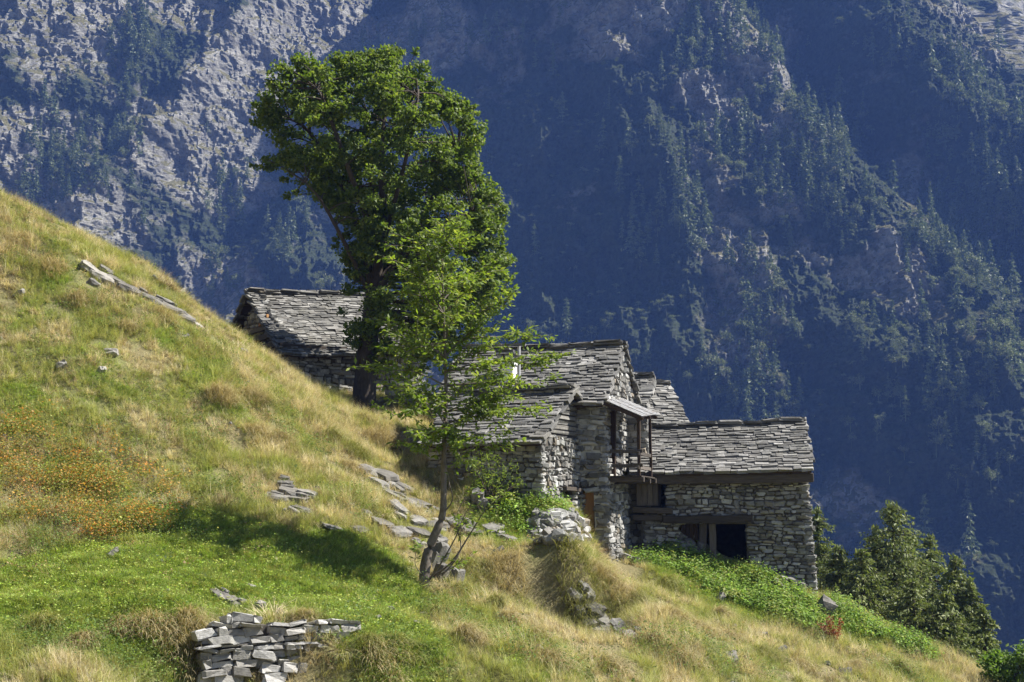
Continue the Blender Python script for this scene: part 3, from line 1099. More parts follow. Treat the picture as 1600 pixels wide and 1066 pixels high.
dry_wall('stone_wall', 'low dry stone wall holding the green terrace, partly fallen in its middle', (a, b), fore_top, (.06, .19, .12, .40), .9, 31, meshes=PALE,
         base=-.6, hole=lambda s, z: (.85 < s < 1.0 and z < .5) or (1.05 < s < 1.3 and z > .95) or (s > 2.25 and z < .75))
a, b = ground_at(588, 632), ground_at(668, 662)
dry_wall('stone_wall', 'rubble wall of pale stones right of the thick tree trunk', (a, b), lambda t: 1.05 - .25 * t, (.08, .2, .14, .42), .6, 33)
a, b = at(600, 606, 47.6), at(700, 640, 46.6)
dry_wall('stone_wall', 'upper terrace wall of stones behind the young tree crown', (Vector((a.x, a.y, a.z - .3)), Vector((b.x, b.y, b.z - .3))), lambda t: 1.3 - .3 * t, (.09, .2, .16, .45), .6, 35)


def tnormal(p):
    e = .4
    gxh = (ground_z(p.x + e, p.y) - ground_z(p.x - e, p.y)) / (2 * e)
    gyh = (ground_z(p.x, p.y + e) - ground_z(p.x, p.y - e)) / (2 * e)
    return Vector((-gxh, -gyh, 1)).normalized()


def outcrop(label, cat, spots, dirpx, seed, name='rock_outcrop', meshes=BIG, part='slab', group=None):
    """spots: (u, v, length, width, thickness, tilt); dirpx: two photograph points giving the run of the layers."""
    rr = random.Random(seed)
    e0 = (ground_at(*dirpx[1]) - ground_at(*dirpx[0])).normalized()
    ps = [ground_at(s[0], s[1]) for s in spots]
    base = sum(ps, Vector()) / len(ps)
    root = empty(name, base)
    tag(root, label, cat, group)
    for s, p in zip(spots, ps):
        n = tnormal(p)
        e = (e0 + Vector([rr.uniform(-.12, .12) for _ in range(3)])).normalized()
        n = (n + Vector((0, 0, .6)) - e * (n + Vector((0, 0, .6))).dot(e)).normalized()
        f = n.cross(e)
        tl = s[5] if len(s) > 5 else 0
        n2 = (n * math.cos(tl) + f * math.sin(tl)).normalized(); f2 = n2.cross(e)
        k = (2 if len(spots) > 8 else 3) if len(spots) > 2 else 1
        for q in range(k):
            m = 1.0 if q == 0 else rr.uniform(.35, .7)
            off = Vector() if q == 0 else e * rr.uniform(-.5, .5) * s[2] + f2 * rr.uniform(-.9, .9) * s[3]
            w = p + off
            if q: w.z = ground_z(w.x, w.y)
            c = w + n * (s[4] * (.10 if k > 1 else .2)) - base
            t = rr.uniform(-.15, .15)
            ee = (e + n2 * t).normalized(); nn = ee.cross(f2).normalized()
            if nn.dot(n2) < 0: nn = -nn
            piece(part, rr.choice(meshes), frame(c, ee, f2, nn, (s[2] * m * .75, s[3] * m * .9, s[4] * rr.uniform(.8, 1.2))), root)
    return root


rr = random.Random(5)
outcrop('layered grey rock slabs tilting down the slope left of the young tree', 'rock',
        [(578, 742, .8, .5, .22), (598, 748, 1.0, .6, .26), (612, 760, 1.1, .45, .2), (605, 772, 1.3, .5, .2), (630, 768, .9, .4, .24), (632, 784, 1.3, .45, .2), (650, 790, 1.1, .5, .16), (658, 800, .9, .4, .16), (590, 760, .7, .4, .2), (622, 795, .8, .3, .14)],
        ((570, 738), (665, 800)), 1)
outcrop('long pale rock band showing through the dry grass high on the left slope', 'rock',
        [(140, 422, 0.75, 0.45, 0.17), (158, 434, 0.90, 0.45, 0.19), (180, 441, 0.75, 0.36, 0.17), (200, 452, 0.83, 0.45, 0.17), (222, 463, 0.98, 0.45, 0.18), (245, 476, 0.90, 0.41, 0.17), (268, 487, 0.83, 0.45, 0.19), (290, 499, 0.75, 0.45, 0.17), (305, 508, 0.60, 0.36, 0.14), (165, 425, 0.60, 0.36, 0.17), (255, 472, 0.68, 0.27, 0.17)],
        ((130, 415), (310, 510)), 2)
outcrop('small grey outcrop in the dry grass right of the shadowed bank', 'rock',
        [(432, 782, .7, .4, .2), (450, 772, .6, .4, .22), (462, 786, .8, .4, .2), (478, 778, .6, .4, .26), (470, 800, .6, .3, .16), (445, 762, .5, .3, .2)], ((430, 780), (490, 792)), 3)
outcrop('flat grey slabs lying along the trodden path above the young tree foot', 'rock',
        [(596, 818, .7, .5, .14), (622, 832, .8, .5, .12), (655, 833, .9, .5, .14), (680, 822, 1.0, .4, .14), (712, 815, .9, .4, .14), (650, 812, .7, .3, .1), (735, 832, .9, .4, .16), (770, 828, .8, .4, .18), (560, 828, .6, .3, .1), (790, 842, .6, .35, .16), (655, 856, .6, .4, .2), (520, 825, .5, .3, .08)], ((600, 820), (720, 822)), 4)
outcrop('dark layered rock under the overhanging grass in the lower middle', 'rock',
        [(925, 958, .7, .5, .22), (938, 972, .8, .4, .2), (930, 988, .7, .5, .22), (948, 992, .6, .4, .2), (918, 975, .5, .4, .2), (970, 985, .8, .3, .2), (985, 998, .6, .3, .16)], ((915, 955), (955, 995)), 5)
outcrop('white streak of bare stone in the green terrace above the low wall', 'rock',
        [(342, 932, .5, .2, .12), (355, 940, .5, .2, .12), (366, 948, .4, .22, .14)], ((335, 925), (375, 952)), 6)
outcrop('small white stone alone in the green terrace turf', 'rock', [(407, 951, .26, .2, .16)], ((400, 950), (414, 952)), 7, name='rock', part='rock')
outcrop('pale grey boulder at the outer corner of the right barn', 'boulder', [(1284, 960, .6, .5, .7)], ((1275, 956), (1294, 966)), 8, name='boulder', part='rock')
outcrop('rocks beneath the grass tussock in front of the right barn', 'rock',
        [(1222, 908, .4, .3, .25), (1236, 914, .5, .4, .3), (1215, 918, .5, .4, .2), (1245, 926, .4, .3, .2), (1228, 926, .4, .3, .2)], ((1210, 912), (1250, 922)), 9)
outcrop('tumbled grey stones beside the dark barn doorway', 'rock',
        [(1062, 842, .45, .35, .3), (1075, 852, .45, .35, .32), (1070, 864, .4, .3, .26), (1083, 868, .4, .35, .28), (1055, 852, .35, .3, .22), (1085, 880, .3, .3, .2), (1048, 845, .4, .3, .2)], ((1050, 840), (1088, 880)), 10)
outcrop('few flat stones in the green weeds below the barn doorway', 'rock',
        [(1100, 903, .35, .3, .1), (1112, 899, .3, .3, .12), (1118, 908, .35, .25, .1), (1092, 910, .3, .2, .1)], ((1095, 905), (1120, 905)), 11)
outcrop('pale leaning rock right behind the foot of the young tree', 'rock',
        [(680, 880, .5, .35, .7), (690, 905, .5, .35, .5), (684, 860, .4, .3, .5)], ((672, 880), (694, 882)), 12)
outcrop('small dark rock in the grass below the annex wall', 'rock', [(745, 785, .4, .35, .4), (752, 792, .35, .3, .3)], ((735, 783), (758, 790)), 13)
outcrop('small pinkish rock on the bank under the big tree', 'rock', [(632, 690, .6, .4, .35), (645, 698, .5, .4, .3)], ((625, 688), (650, 698)), 14)
outcrop('stones lying at the foot of the tall balcony house', 'rock',
        [(940, 862, .4, .3, .2), (962, 868, .5, .35, .2), (982, 874, .5, .35, .22), (995, 880, .45, .35, .24), (950, 872, .35, .3, .16)], ((940, 862), (998, 880)), 15)
# heap of loose field stones
p = ground_at(875, 828)
heap = empty('stone_heap', p)
tag(heap, 'heap of loose grey field stones on the grass below the annex', 'stone heap')
for k in range(110):
    u = rr.uniform(825, 928); v = rr.uniform(806, 850)
    if v < 806 + abs(u - 872) * .35 - 2: continue
    q = ground_at(u, v)
    s = rr.uniform(.16, .36)
    e = Euler((rr.uniform(-.6, .6), rr.uniform(-.6, .6), rr.uniform(0, 6))).to_matrix()
    lift = .22 * math.exp(-((u - 875) / 34) ** 2 - ((v - 828) / 18) ** 2)
    piece('stone', rr.choice(STONES), frame(q - p + Vector((0, 0, lift + s * .05)), e.col[0], e.col[1], e.col[2], (s * 1.3, s, s * .6)), heap)

# ------------------------------------------------------------------ trees and shrubs
def leaf_mat(name, stops, trans, k=.38, spec=.22, rough=.55):
    N = Nodes(name)
    r = piece_random(N)
    c = N.ramp(r, stops)
    t = N.mix(1.0, c, (*trans,), 'MULTIPLY')
    return N.done(N.leaf(c, t, k, rough, spec))


M_MAPLE = leaf_mat('maple_leaf', [(0, (.055, .085, .018)), (.5, (.085, .125, .024)), (.85, (.120, .160, .03)), (1, (.17, .19, .05))], (1.7, 1.8, .8), .42, .22, .55)
M_ASH = leaf_mat('ash_leaf', [(0, (.085, .13, .022)), (.5, (.125, .175, .032)), (.9, (.17, .21, .045)), (1, (.22, .23, .07))], (1.7, 1.8, .7), .42)
M_LARCH = leaf_mat('larch_needle', [(0, (.085, .11, .036)), (.6, (.14, .17, .055)), (1, (.20, .21, .08))], (1.3, 1.4, .8), .3)
M_FARTREE = leaf_mat('far_conifer_needle', [(0, (.055, .078, .036)), (.6, (.095, .12, .052)), (1, (.14, .16, .075))], (1.2, 1.3, .8), .25)
M_FARLEAF = leaf_mat('far_broadleaf', [(0, (.07, .09, .035)), (.6, (.12, .14, .055)), (1, (.18, .19, .09))], (1.2, 1.3, .8), .3)
M_BUSH = leaf_mat('bush_leaf', [(0, (.055, .095, .018)), (.5, (.085, .14, .025)), (1, (.13, .18, .04))], (1.6, 1.8, .7), .4)
M_WEED = leaf_mat('weed_leaf', [(0, (.060, .120, .014)), (.5, (.095, .175, .022)), (1, (.14, .21, .035))], (1.6, 1.8, .6), .4)
M_RED = leaf_mat('red_stalk', [(0, (.16, .05, .025)), (1, (.30, .12, .05))], (1.4, 1.2, 1.0), .3)
N = Nodes('bark')
g = N.noise(6, 7, .7, N.mapping(N.pos(), (5, 5, 1)))
M_BARK = N.done(N.bsdf(N.ramp(g, [(.3, (.03, .024, .018)), (.6, (.065, .053, .042)), (.75, (.12, .105, .088))]), .9, .2, N.bump(g, .8, .04)))
N = Nodes('young_bark')
g = N.noise(5, 6, .7, N.mapping(N.pos(), (3, 3, 1.5)))
M_BARK2 = N.done(N.bsdf(N.ramp(g, [(.3, (.07, .058, .047)), (.6, (.15, .13, .11)), (.75, (.24, .22, .19))]), .85, .25, N.bump(g, .4, .02)))


def tube_arrays(path, radii, sides=7, off=0, wob=0.0, rr=random):
    path = [Vector(p) for p in path]
    V = []
    for i, p in enumerate(path):
        d = (path[min(i + 1, len(path) - 1)] - path[max(i - 1, 0)]).normalized()
        a = d.orthogonal().normalized() if abs(d.z) > .95 else d.cross(Vector((0, 0, 1))).normalized()
        b = d.cross(a)
        for k in range(sides):
            t = 2 * math.pi * k / sides
            r = radii[i] * (1 + rr.uniform(-wob, wob))
            V.append(p + a * (math.cos(t) * r) + b * (math.sin(t) * r))
    Fc = []
    for i in range(len(path) - 1):
        for k in range(sides):
            q = (k + 1) % sides
            Fc.append((off + i * sides + k, off + i * sides + q, off + (i + 1) * sides + q, off + (i + 1) * sides + k))
    return [tuple(v) for v in V], Fc


def smooth_path(pts, n):
    pts = [Vector(p) for p in pts]
    out = []
    m = len(pts) - 1
    for i in range(n + 1):
        t = i / n * m
        k = min(int(t), m - 1); f = t - k
        p0, p1, p2, p3 = pts[max(k - 1, 0)], pts[k], pts[k + 1], pts[min(k + 2, m)]
        out.append(0.5 * ((2 * p1) + (p2 - p0) * f + (2 * p0 - 5 * p1 + 4 * p2 - p3) * f * f + (3 * p1 - p0 - 3 * p2 + p3) * f ** 3))
    return out


class Wood:
    def __init__(self, seed): self.V, self.F, self.rr = [], [], random.Random(seed)

    def tube(self, path, r0, r1, n=10, sides=7, wob=.06, power=1.0):
        P = smooth_path(path, n) if len(path) > 2 else [Vector(path[0]).lerp(Vector(path[1]), i / n) for i in range(n + 1)]
        R = [r0 + (r1 - r0) * (i / n) ** power for i in range(n + 1)]
        v, f = tube_arrays(P, R, sides, len(self.V), wob, self.rr)
        self.V += v; self.F += f
        return P

    def build(self, name, material, parent, org):
        me = np_mesh(name, np.array(self.V) - np.array(org), np.array(self.F), smooth=True)
        return link_mesh(name, me, parent, material)


def leaf_quads(C, U, W, size, width, fold=.25, rnd=None):
    """Folded leaf rhombs: centres C, axis U, side W (N,3)."""
    Nn = len(C)
    n = np.cross(U, W)
    s = np.asarray(size).reshape(-1, 1); w = np.asarray(width).reshape(-1, 1)
    a = C - U * s * .5
    b = C + W * w * .5 - n * w * fold
    c = C + U * s * .5 - n * s * .12
    d = C - W * w * .5 - n * w * fold
    V = np.stack([a, b, c, d], 1).reshape(-1, 3)
    Fq = np.arange(Nn * 4).reshape(-1, 4)
    Ft = np.concatenate([Fq[:, [0, 1, 2]], Fq[:, [0, 2, 3]]])
    R = np.repeat(rnd if rnd is not None else RNG.random(Nn), 4)
    return V, Ft, R


def unit(a): return a / np.maximum(np.linalg.norm(a, axis=1, keepdims=True), 1e-9)


def cluster_leaves(rng, centers, radii, per_r2, size, aspect=.85, flat=.8, droop=.35, shell=2.4):
    Cs, Os = [], []
    for c, r in zip(centers, radii):
        n = int(per_r2 * r * r)
        d = unit(rng.normal(size=(n, 3)))
        rad = r * rng.random((n, 1)) ** (1 / shell)
        p = d * rad * np.array([1, 1, flat])
        # twiggy lumps inside the cluster
        kk = rng.integers(0, 9, n)
        lump = unit(rng.normal(size=(9, 3))) * r * .72 * np.array([1, 1, flat])
        near = rng.random((n, 1)) < .55
        p = np.where(near, lump[kk] + rng.normal(size=(n, 3)) * r * .24, p)
        Cs.append(np.asarray(c) + p); Os.append(d)
    C = np.concatenate(Cs); O = np.concatenate(Os)
    n = len(C)
    U = unit(O * np.array([1, 1, .3]) + rng.normal(size=(n, 3)) * .8 + np.array([0, 0, -droop]))
    up = unit(np.array([0, 0, 1.0]) + O * .5 + rng.normal(size=(n, 3)) * .55)
    W = unit(np.cross(up, U))
    s = size * rng.uniform(.65, 1.25, n)
    return leaf_quads(C, U, W, s, s * aspect)


# --- the thick maple above the houses
MY_ = 47.0
OUTLINE = [(395, 175), (425, 92), (470, 88), (510, 82), (560, 92), (600, 76), (640, 82), (690, 132), (738, 168), (762, 215), (756, 275), (797, 315), (785, 370), (800, 425), (775, 490), (725, 540), (650, 575), (590, 592),
           (548, 545), (506, 505), (530, 455), (538, 405), (512, 350), (500, 312), (450, 300), (397, 262), (432, 225)]


def edge_dist(u, v, poly):
    """Signed distance inside an outline (pixels of the photograph)."""
    inside = False; dmin = 1e9
    for k in range(len(poly)):
        (x0, y0), (x1, y1) = poly[k], poly[(k + 1) % len(poly)]
        if (y0 > v) != (y1 > v) and u < (x1 - x0) * (v - y0) / (y1 - y0) + x0: inside = not inside
        t = max(0, min(1, ((u - x0) * (x1 - x0) + (v - y0) * (y1 - y0)) / ((x1 - x0) ** 2 + (y1 - y0) ** 2)))
        dmin = min(dmin, math.hypot(u - x0 - t * (x1 - x0), v - y0 - t * (y1 - y0)))
    return dmin if inside else -dmin


root_p = ground_at(570, 640)
root_p = Vector((at(568, 640, MY_).x, MY_, ground_z(at(568, 640, MY_).x, MY_)))
maple = empty('maple_tree', root_p)
tag(maple, 'large dark green broadleaf tree with thick trunk towering over the upper barn', 'tree')
rng = np.random.default_rng(3)
cen, rad = [], []
VOIDS = [(622, 235, 16), (640, 262, 12), (500, 350, 22), (665, 330, 13), (560, 300, 11), (700, 395, 15), (610, 365, 12), (470, 215, 10), (540, 170, 10), (690, 225, 11), (725, 320, 14)]
tries = 0
while len(cen) < 820 and tries < 40000:
    tries += 1
    u, v = rng.uniform(385, 800), rng.uniform(70, 600)
    r = rng.uniform(9, 27) if rng.random() < .6 else rng.uniform(7, 14)
    d = edge_dist(u, v, OUTLINE)
    if d < (r * .5 if r > 10 else -7): continue
    if v > 440 and u < 640 and rng.random() < .5: continue
    if any(math.hypot(u - a, v - b) < q + r * .5 for a, b, q in VOIDS) and rng.random() < .9: continue
    depth = min(2.9, .4 + max(0, d) / 2222 * MY_ * 1.5) if d < 0 else min(2.9, .35 + d / 2222 * MY_ * 1.5)
    p = at(u, v, MY_)
    q = rng.uniform(-1, 1)
    p.y += q * abs(q) ** -.35 * depth
    if any((p - Vector(c)).length < .42 * (r / 2222 * MY_ + R_) for c, R_ in zip(cen[-400:], rad[-400:])) and rng.random() < .3: continue
    cen.append(tuple(p)); rad.append(r / 2222 * MY_)
V, Fq, R = cluster_leaves(rng, cen, rad, 1050, .130, .85, flat=.6, droop=.5, shell=1.9)
crown = link_mesh('crown', np_mesh('crown', V - np.array(root_p), Fq, attrs={'rnd': R}), maple, M_MAPLE)
W = Wood(4)
A = lambda u, v, dy=0.0: at(u, v, MY_) + Vector((0, dy, 0))
limbs = []
base = root_p - Vector((0, 0, .4))
limbs.append(W.tube([base, A(570, 600), A(575, 540), A(582, 480), A(586, 440)], .44, .26, 14, 10, .05, .7))
limbs.append(W.tube([A(584, 455), A(566, 380, .3), A(530, 280, .6), A(480, 200, .6), A(450, 180, .5)], .17, .03, 12))
limbs.append(W.tube([A(586, 445), A(600, 350, -.3), A(598, 240, -.5), A(606, 165, -.3)], .20, .03, 12))
limbs.append(W.tube([A(587, 450), A(630, 380, .5), A(680, 290, .9), A(715, 230, .7)], .18, .03, 12))
limbs.append(W.tube([A(580, 480), A(620, 430, -1.2), A(690, 370, -1.7), A(740, 345, -1.4)], .13, .02, 12))
limbs.append(W.tube([A(583, 470), A(550, 400, -1), A(515, 335, -1.6), A(490, 305, -1.8)], .10, .02, 10))
limbs.append(W.tube([A(595, 400, 0), A(560, 300, -1.6), A(520, 190, -2.0), A(505, 160, -1.6)], .12, .02, 10))
limbs.append(W.tube([A(598, 380, 0), A(640, 270, -1.8), A(660, 170, -2.0), A(640, 190, -1.3)], .09, .012, 10))
limbs.append(W.tube([A(600, 330, 0), A(560, 230, 1.6), A(570, 165, 1.8)], .10, .02, 8))
nodes = [p for l in limbs for p in l[3:]]
for c, r in list(zip(cen, rad))[::2]:
    c = Vector(c)
    q = min(nodes, key=lambda n: (n - c).length + (1.5 if n.z > c.z + .3 else 0))
    mid = q.lerp(c, .5) + Vector((rng.normal() * .12, rng.normal() * .12, .15))
    W.tube([q, mid, c], .035, .008, 4, 4, .0)
W.build('trunk', M_BARK, maple, root_p)

# --- the young ash in front
AY = 32.0
bp = ground_at(662, 918)
AY = bp.y
ash = empty('ash_tree', bp)
tag(ash, 'slender young tree with bright airy foliage and a crooked pale trunk', 'tree')
B = lambda u, v, dy=0.0: at(u, v, AY) + Vector((0, dy, 0))
W = Wood(8)
tp = [bp - Vector((0, 0, .3)), B(664, 890), B(670, 858), B(684, 826), B(692, 800), B(693, 760), B(694, 690), B(697, 620), B(695, 540), B(692, 460), B(690, 385)]
trunkP = W.tube(tp, .15, .012, 36, 9, .05, .7)
rng = np.random.default_rng(12)
br = [(560, 606, 520), (600, 600, 590), (640, 622, 655), (690, 650, 705), (480, 640, 425), (440, 655, 395), (420, 702, 378), (470, 752, 425), (520, 796, 478), (545, 830, 525), (585, 850, 568), (610, 838, 605),
      (650, 828, 645), (670, 790, 668), (705, 765, 700), (500, 742, 462), (560, 640, 560), (620, 742, 600), (520, 650, 495), (690, 725, 725), (615, 648, 625), (665, 700, 690), (580, 760, 548), (640, 775, 628),
      (600, 690, 560), (460, 672, 440), (540, 718, 505), (660, 660, 640), (500, 625, 470), (470, 720, 405), (590, 800, 590), (630, 630, 610), (555, 770, 510), (675, 755, 650), (400, 688, 372), (530, 610, 560), (680, 668, 690)]
LC, LU = [], []


def spray(path, rng, dens, spread):
    """Leaflets along a twig, set in two ranks."""
    for a, b in zip(path, path[1:]):
        L_ = (b - a).length
        d = (b - a).normalized()
        for k in range(max(1, int(L_ * dens))):
            p = a.lerp(b, rng.random())
            side = Vector((rng.normal(), rng.normal(), rng.normal() * .45)).normalized()
            u_ = (d * .5 + side + Vector((0, 0, -.15))).normalized()
            LC.append(tuple(p + u_ * rng.uniform(.04, spread))); LU.append(tuple(u_))


for (vt, u, v) in br:
    s = min(trunkP, key=lambda p: abs(p.z - B(695, vt).z))
    dy = rng.uniform(-1.3, 1.3)
    tip = B(u, v, dy)
    mid = s.lerp(tip, .5) + Vector((0, 0, .10 + rng.uniform(-.05, .12)))
    P = W.tube([s, mid, tip], .024, .006, 8, 5, 0)
    spray(P[2:], rng, 48, .17)
    for q in range(8):
        k = rng.integers(2, 9)
        a = P[k]
        l_ = rng.uniform(.35, .95) * (1.15 - k * .06)
        e = a + Vector((rng.normal() * .6, rng.normal() * .6, rng.uniform(-.1, .55))).normalized() * l_ + (tip - s).normalized() * .3
        P2 = W.tube([a, a.lerp(e, .5) + Vector((0, 0, .05)), e], .009, .004, 4, 4, 0)
        spray(P2, rng, 52, .16)
for (path, r_) in (([B(668, 905), B(705, 880, -.3), B(735, 835, -.4), B(765, 790, -.5), B(800, 770, -.5)], .03), ([B(668, 910), B(690, 880, -.4), B(714, 838, -.5), B(730, 800, -.6), B(770, 745, -.7)], .024),
                   ([B(690, 900), B(720, 860), B(712, 810, .2), B(735, 760, .3)], .02), ([B(694, 800), B(708, 780, -.2), B(702, 745, -.3), B(722, 715, -.3), B(755, 690, -.3)], .018),
                   ([B(664, 905), B(650, 880, -.3), B(655, 850, -.4)], .012), ([B(672, 905), B(705, 888, -.5), B(725, 872, -.7)], .012)):
    P = W.tube(path, r_, .005, 12, 5, .03)
    spray(P[6:], rng, 26, .14)
    for q in range(4):
        a = P[rng.integers(6, 12)]
        e = a + Vector((rng.normal() * .3, rng.normal() * .3, rng.uniform(0, .35)))
        spray(W.tube([a, a.lerp(e, .5), e], .006, .003, 3, 4, 0), rng, 30, .13)
W.build('trunk', M_BARK2, ash, bp)
C = np.array(LC); U = np.array(LU); n = len(C)
Wd = unit(np.cross(unit(np.array([0, 0, 1.0]) + rng.normal(size=(n, 3)) * .5), U))
s = rng.uniform(.11, .175, n)
V, Fq, R = leaf_quads(C, U, Wd, s, s * .40, .2, rng.random(n))
link_mesh('crown', np_mesh('crown', V - np.array(bp), Fq, attrs={'rnd': R}), ash, M_ASH)


# --- conifers
def conifer_arrays(rng, h, r, tiers, per, quads, qs, bare=.08, ragged=.35, upturn=.0, top_taper=.9):
    """Needled boughs in drooping layers; returns crown arrays and the bough paths."""
    C, U, boughs = [], [], []
    for i in range(tiers):
        t = bare + (1 - bare) * (i + rng.uniform(-.3, .3)) / tiers
        if t > .985: continue
        rr_ = r * (1 - t) ** top_taper * (1 if t > .15 else .75 + t) + .02 * r
        for k in range(per):
            if rng.random() < .12: continue
            a = rng.uniform(0, 2 * math.pi)
            L_ = rr_ * rng.uniform(1 - ragged, 1.12)
            dz = -L_ * rng.uniform(.15, .5) + upturn * L_
            s = np.array([0, 0, t * h]); e = np.array([math.cos(a) * L_, math.sin(a) * L_, t * h + dz])
            boughs.append((s, e))
            nq = max(3, int(quads * (L_ / r) + 1))
            f = rng.random(nq) ** .75
            p = s + (e - s) * f[:, None] + np.array([0, 0, 1]) * (np.sin(f * 3.1) * L_ * .07)[:, None]
            p += rng.normal(size=(nq, 3)) * np.array([.10, .10, .055]) * (L_ * .9 + .12 * r) * (1.1 - .5 * f[:, None])
            d = (e - s) / L_
            C.append(p); U.append(unit(d * .8 + rng.normal(size=(nq, 3)) * .55 + np.array([0, 0, -.25])))
    nq = int(quads * 1.5)
    C.append(np.stack([rng.normal(size=nq) * r * .03, rng.normal(size=nq) * r * .03, h * rng.uniform(.88, 1.0, nq)], 1)); U.append(unit(rng.normal(size=(nq, 3)) * .5 + np.array([0, 0, 1])))
    C = np.concatenate(C); U = np.concatenate(U)
    n = len(C)
    Wv = unit(np.cross(U, rng.normal(size=(n, 3))))
    s = qs * rng.uniform(.6, 1.3, n)
    return leaf_quads(C, U, Wv, s, s * .38, .1, rng.random(n)) + (boughs,)


LG = 'larches below the right barn'
larch = [((1393, 783), 50.0, 2.9, 'tallest larch standing below the right barn', 1), ((1452, 835), 51.5, 2.2, 'larch close behind the tallest larch on its right', 2), ((1492, 866), 49.0, 1.9, 'outer larch with its tip against the dark valley', 3),
         ((1310, 852), 50.0, 1.9, 'larch nearest to the corner of the right barn', 4), ((1277, 792), 54.0, 2.0, 'larch half hidden behind the right barn wall', 5), ((1345, 858), 48.0, 2.0, 'bushy larch between the barn corner and the tallest larch', 6),
         ((1535, 948), 47.0, 1.2, 'small larch lowest on the right beside the bright bush', 7), ((1425, 905), 47.0, 2.0, 'low larch in front of the tallest larch', 8), ((1478, 925), 46.5, 1.7, 'low larch in front of the outer larch', 9),
         ((1368, 822), 51.0, 1.9, 'larch leaning out left of the tallest larch', 10), ((1422, 828), 52.5, 1.9, 'larch just right behind the tip of the tallest larch', 11), ((1515, 905), 48.5, 1.6, 'slim larch between the outer larch and the small lowest one', 12)]
for (px, Y, r, lab, sd) in larch:
    top = at(px[0], px[1], Y)
    gz = ground_z(top.x, Y)
    gz = max(gz, top.z - 11)
    h = top.z - gz
    o = empty('larch_tree', (top.x, Y, gz))
    tag(o, lab, 'tree', LG)
    rng = np.random.default_rng(40 + sd)
    V, Fq, R, boughs = conifer_arrays(rng, h, r * 1.45, int(h * 5), 12, 130, .15, .02, .5, .12, .7)
    link_mesh('crown', np_mesh('crown', V, Fq, attrs={'rnd': R}), o, M_LARCH)
    W = Wood(sd)
    W.tube([(0, 0, -.3), (0.05, 0, h * .5), (0, 0, h * .98)], .18, .02, 8, 7)
    for s, e in boughs[::2]:
        W.tube([s, (np.array(s) + e) / 2 + np.array([0, 0, .08]), e], .025, .006, 3, 4, 0)
    W.build('trunk', M_BARK, o, (0, 0, 0))


def shrub(name, label, px, Y, spots, per, size, material, seed, cat='bush', aspect=.6, group=None, stems=True):
    rng = np.random.default_rng(seed)
    c0 = at(px[0], px[1], Y)
    b = Vector((c0.x, Y, ground_z(c0.x, Y)))
    o = empty(name, b)
    tag(o, label, cat, group)
    cen, rad = [], []
    for (u, v, r) in spots:
        for k in range(3):
            p = at(u + rng.uniform(-.4, .4) * r, v + rng.uniform(-.4, .4) * r, Y)
            p.y += rng.uniform(-.5, .5)
            cen.append(tuple(p)); rad.append(r / 2222 * Y * rng.uniform(.55, .8))
    V, Fq, R = cluster_leaves(rng, cen, rad, per, size, aspect, 1.0, -.1)
    link_mesh('crown', np_mesh('crown', V - np.array(b), Fq, attrs={'rnd': R}), o, material)
    W = Wood(seed)
    for c in cen:
        q = Vector(c)
        W.tube([b + Vector((rng.normal() * .08, rng.normal() * .08, -.1)), b.lerp(q, .5) + Vector((0, 0, .1)), q], .022, .006, 5, 4, 0)
    W.build('stems', M_BARK, o, b)
    return o


shrub('leafy_bush', 'bright green leafy bush in the lower right corner below the larches', (1575, 1060), 38.0,
      [(1575, 1030, 32), (1600, 1015, 30), (1560, 1055, 28), (1590, 1060, 34), (1630, 1030, 40), (1550, 1085, 26), (1600, 1095, 40)], 1300, .13, M_BUSH, 61)
shrub('broom_bush', 'soft feathery green bush below the annex beside the young tree', (770, 758), 36.7,
      [(738, 725, 22), (765, 722, 24), (790, 735, 22), (750, 750, 24), (780, 752, 24), (808, 752, 16)], 1100, .09, M_ASH, 62, aspect=.22)
shrub('small_bush', 'small dark green bush on the bank left of the young tree', (616, 708), 42.5, [(614, 706, 10), (622, 712, 9)], 2200, .10, M_MAPLE, 63)
# red-brown dock stalks below the boulder
p = ground_at(1308, 1004)
dock = empty('dock_plant', p)
tag(dock, 'rust red withered stalks standing below the pale boulder', 'plant')
W = Wood(9); rng = np.random.default_rng(9)
LC, LU = [], []
for k in range(9):
    e = Vector((rng.normal() * .34, rng.normal() * .3, rng.uniform(.3, .7)))
    P = W.tube([p + Vector((rng.normal() * .06, rng.normal() * .06, -.05)), p + e * .5, p + e], .012, .005, 6, 4, 0)
    spray(P[2:], rng, 70, .07)
W.build('stalks', M_RED, dock, p)
C = np.array(LC); U = np.array(LU); n = len(C)
V, Fq, R = leaf_quads(C, U, unit(np.cross(U, rng.normal(size=(n, 3)))), np.full(n, .07), np.full(n, .045), .2, rng.random(n))
link_mesh('seed_heads', np_mesh('seed_heads', V - np.array(p), Fq, attrs={'rnd': R}), dock, M_RED)

# ------------------------------------------------------------------ forest on the mountainside
def px_of(P):
    """Photograph pixel of world points (N,3)."""
    cp, sp = math.cos(PITCH), math.sin(PITCH)
    d = P[:, 1] * cp + P[:, 2] * sp
    up = -P[:, 1] * sp + P[:, 2] * cp
    return 800 + 2222 * P[:, 0] / d, 533 - 2222 * up / d


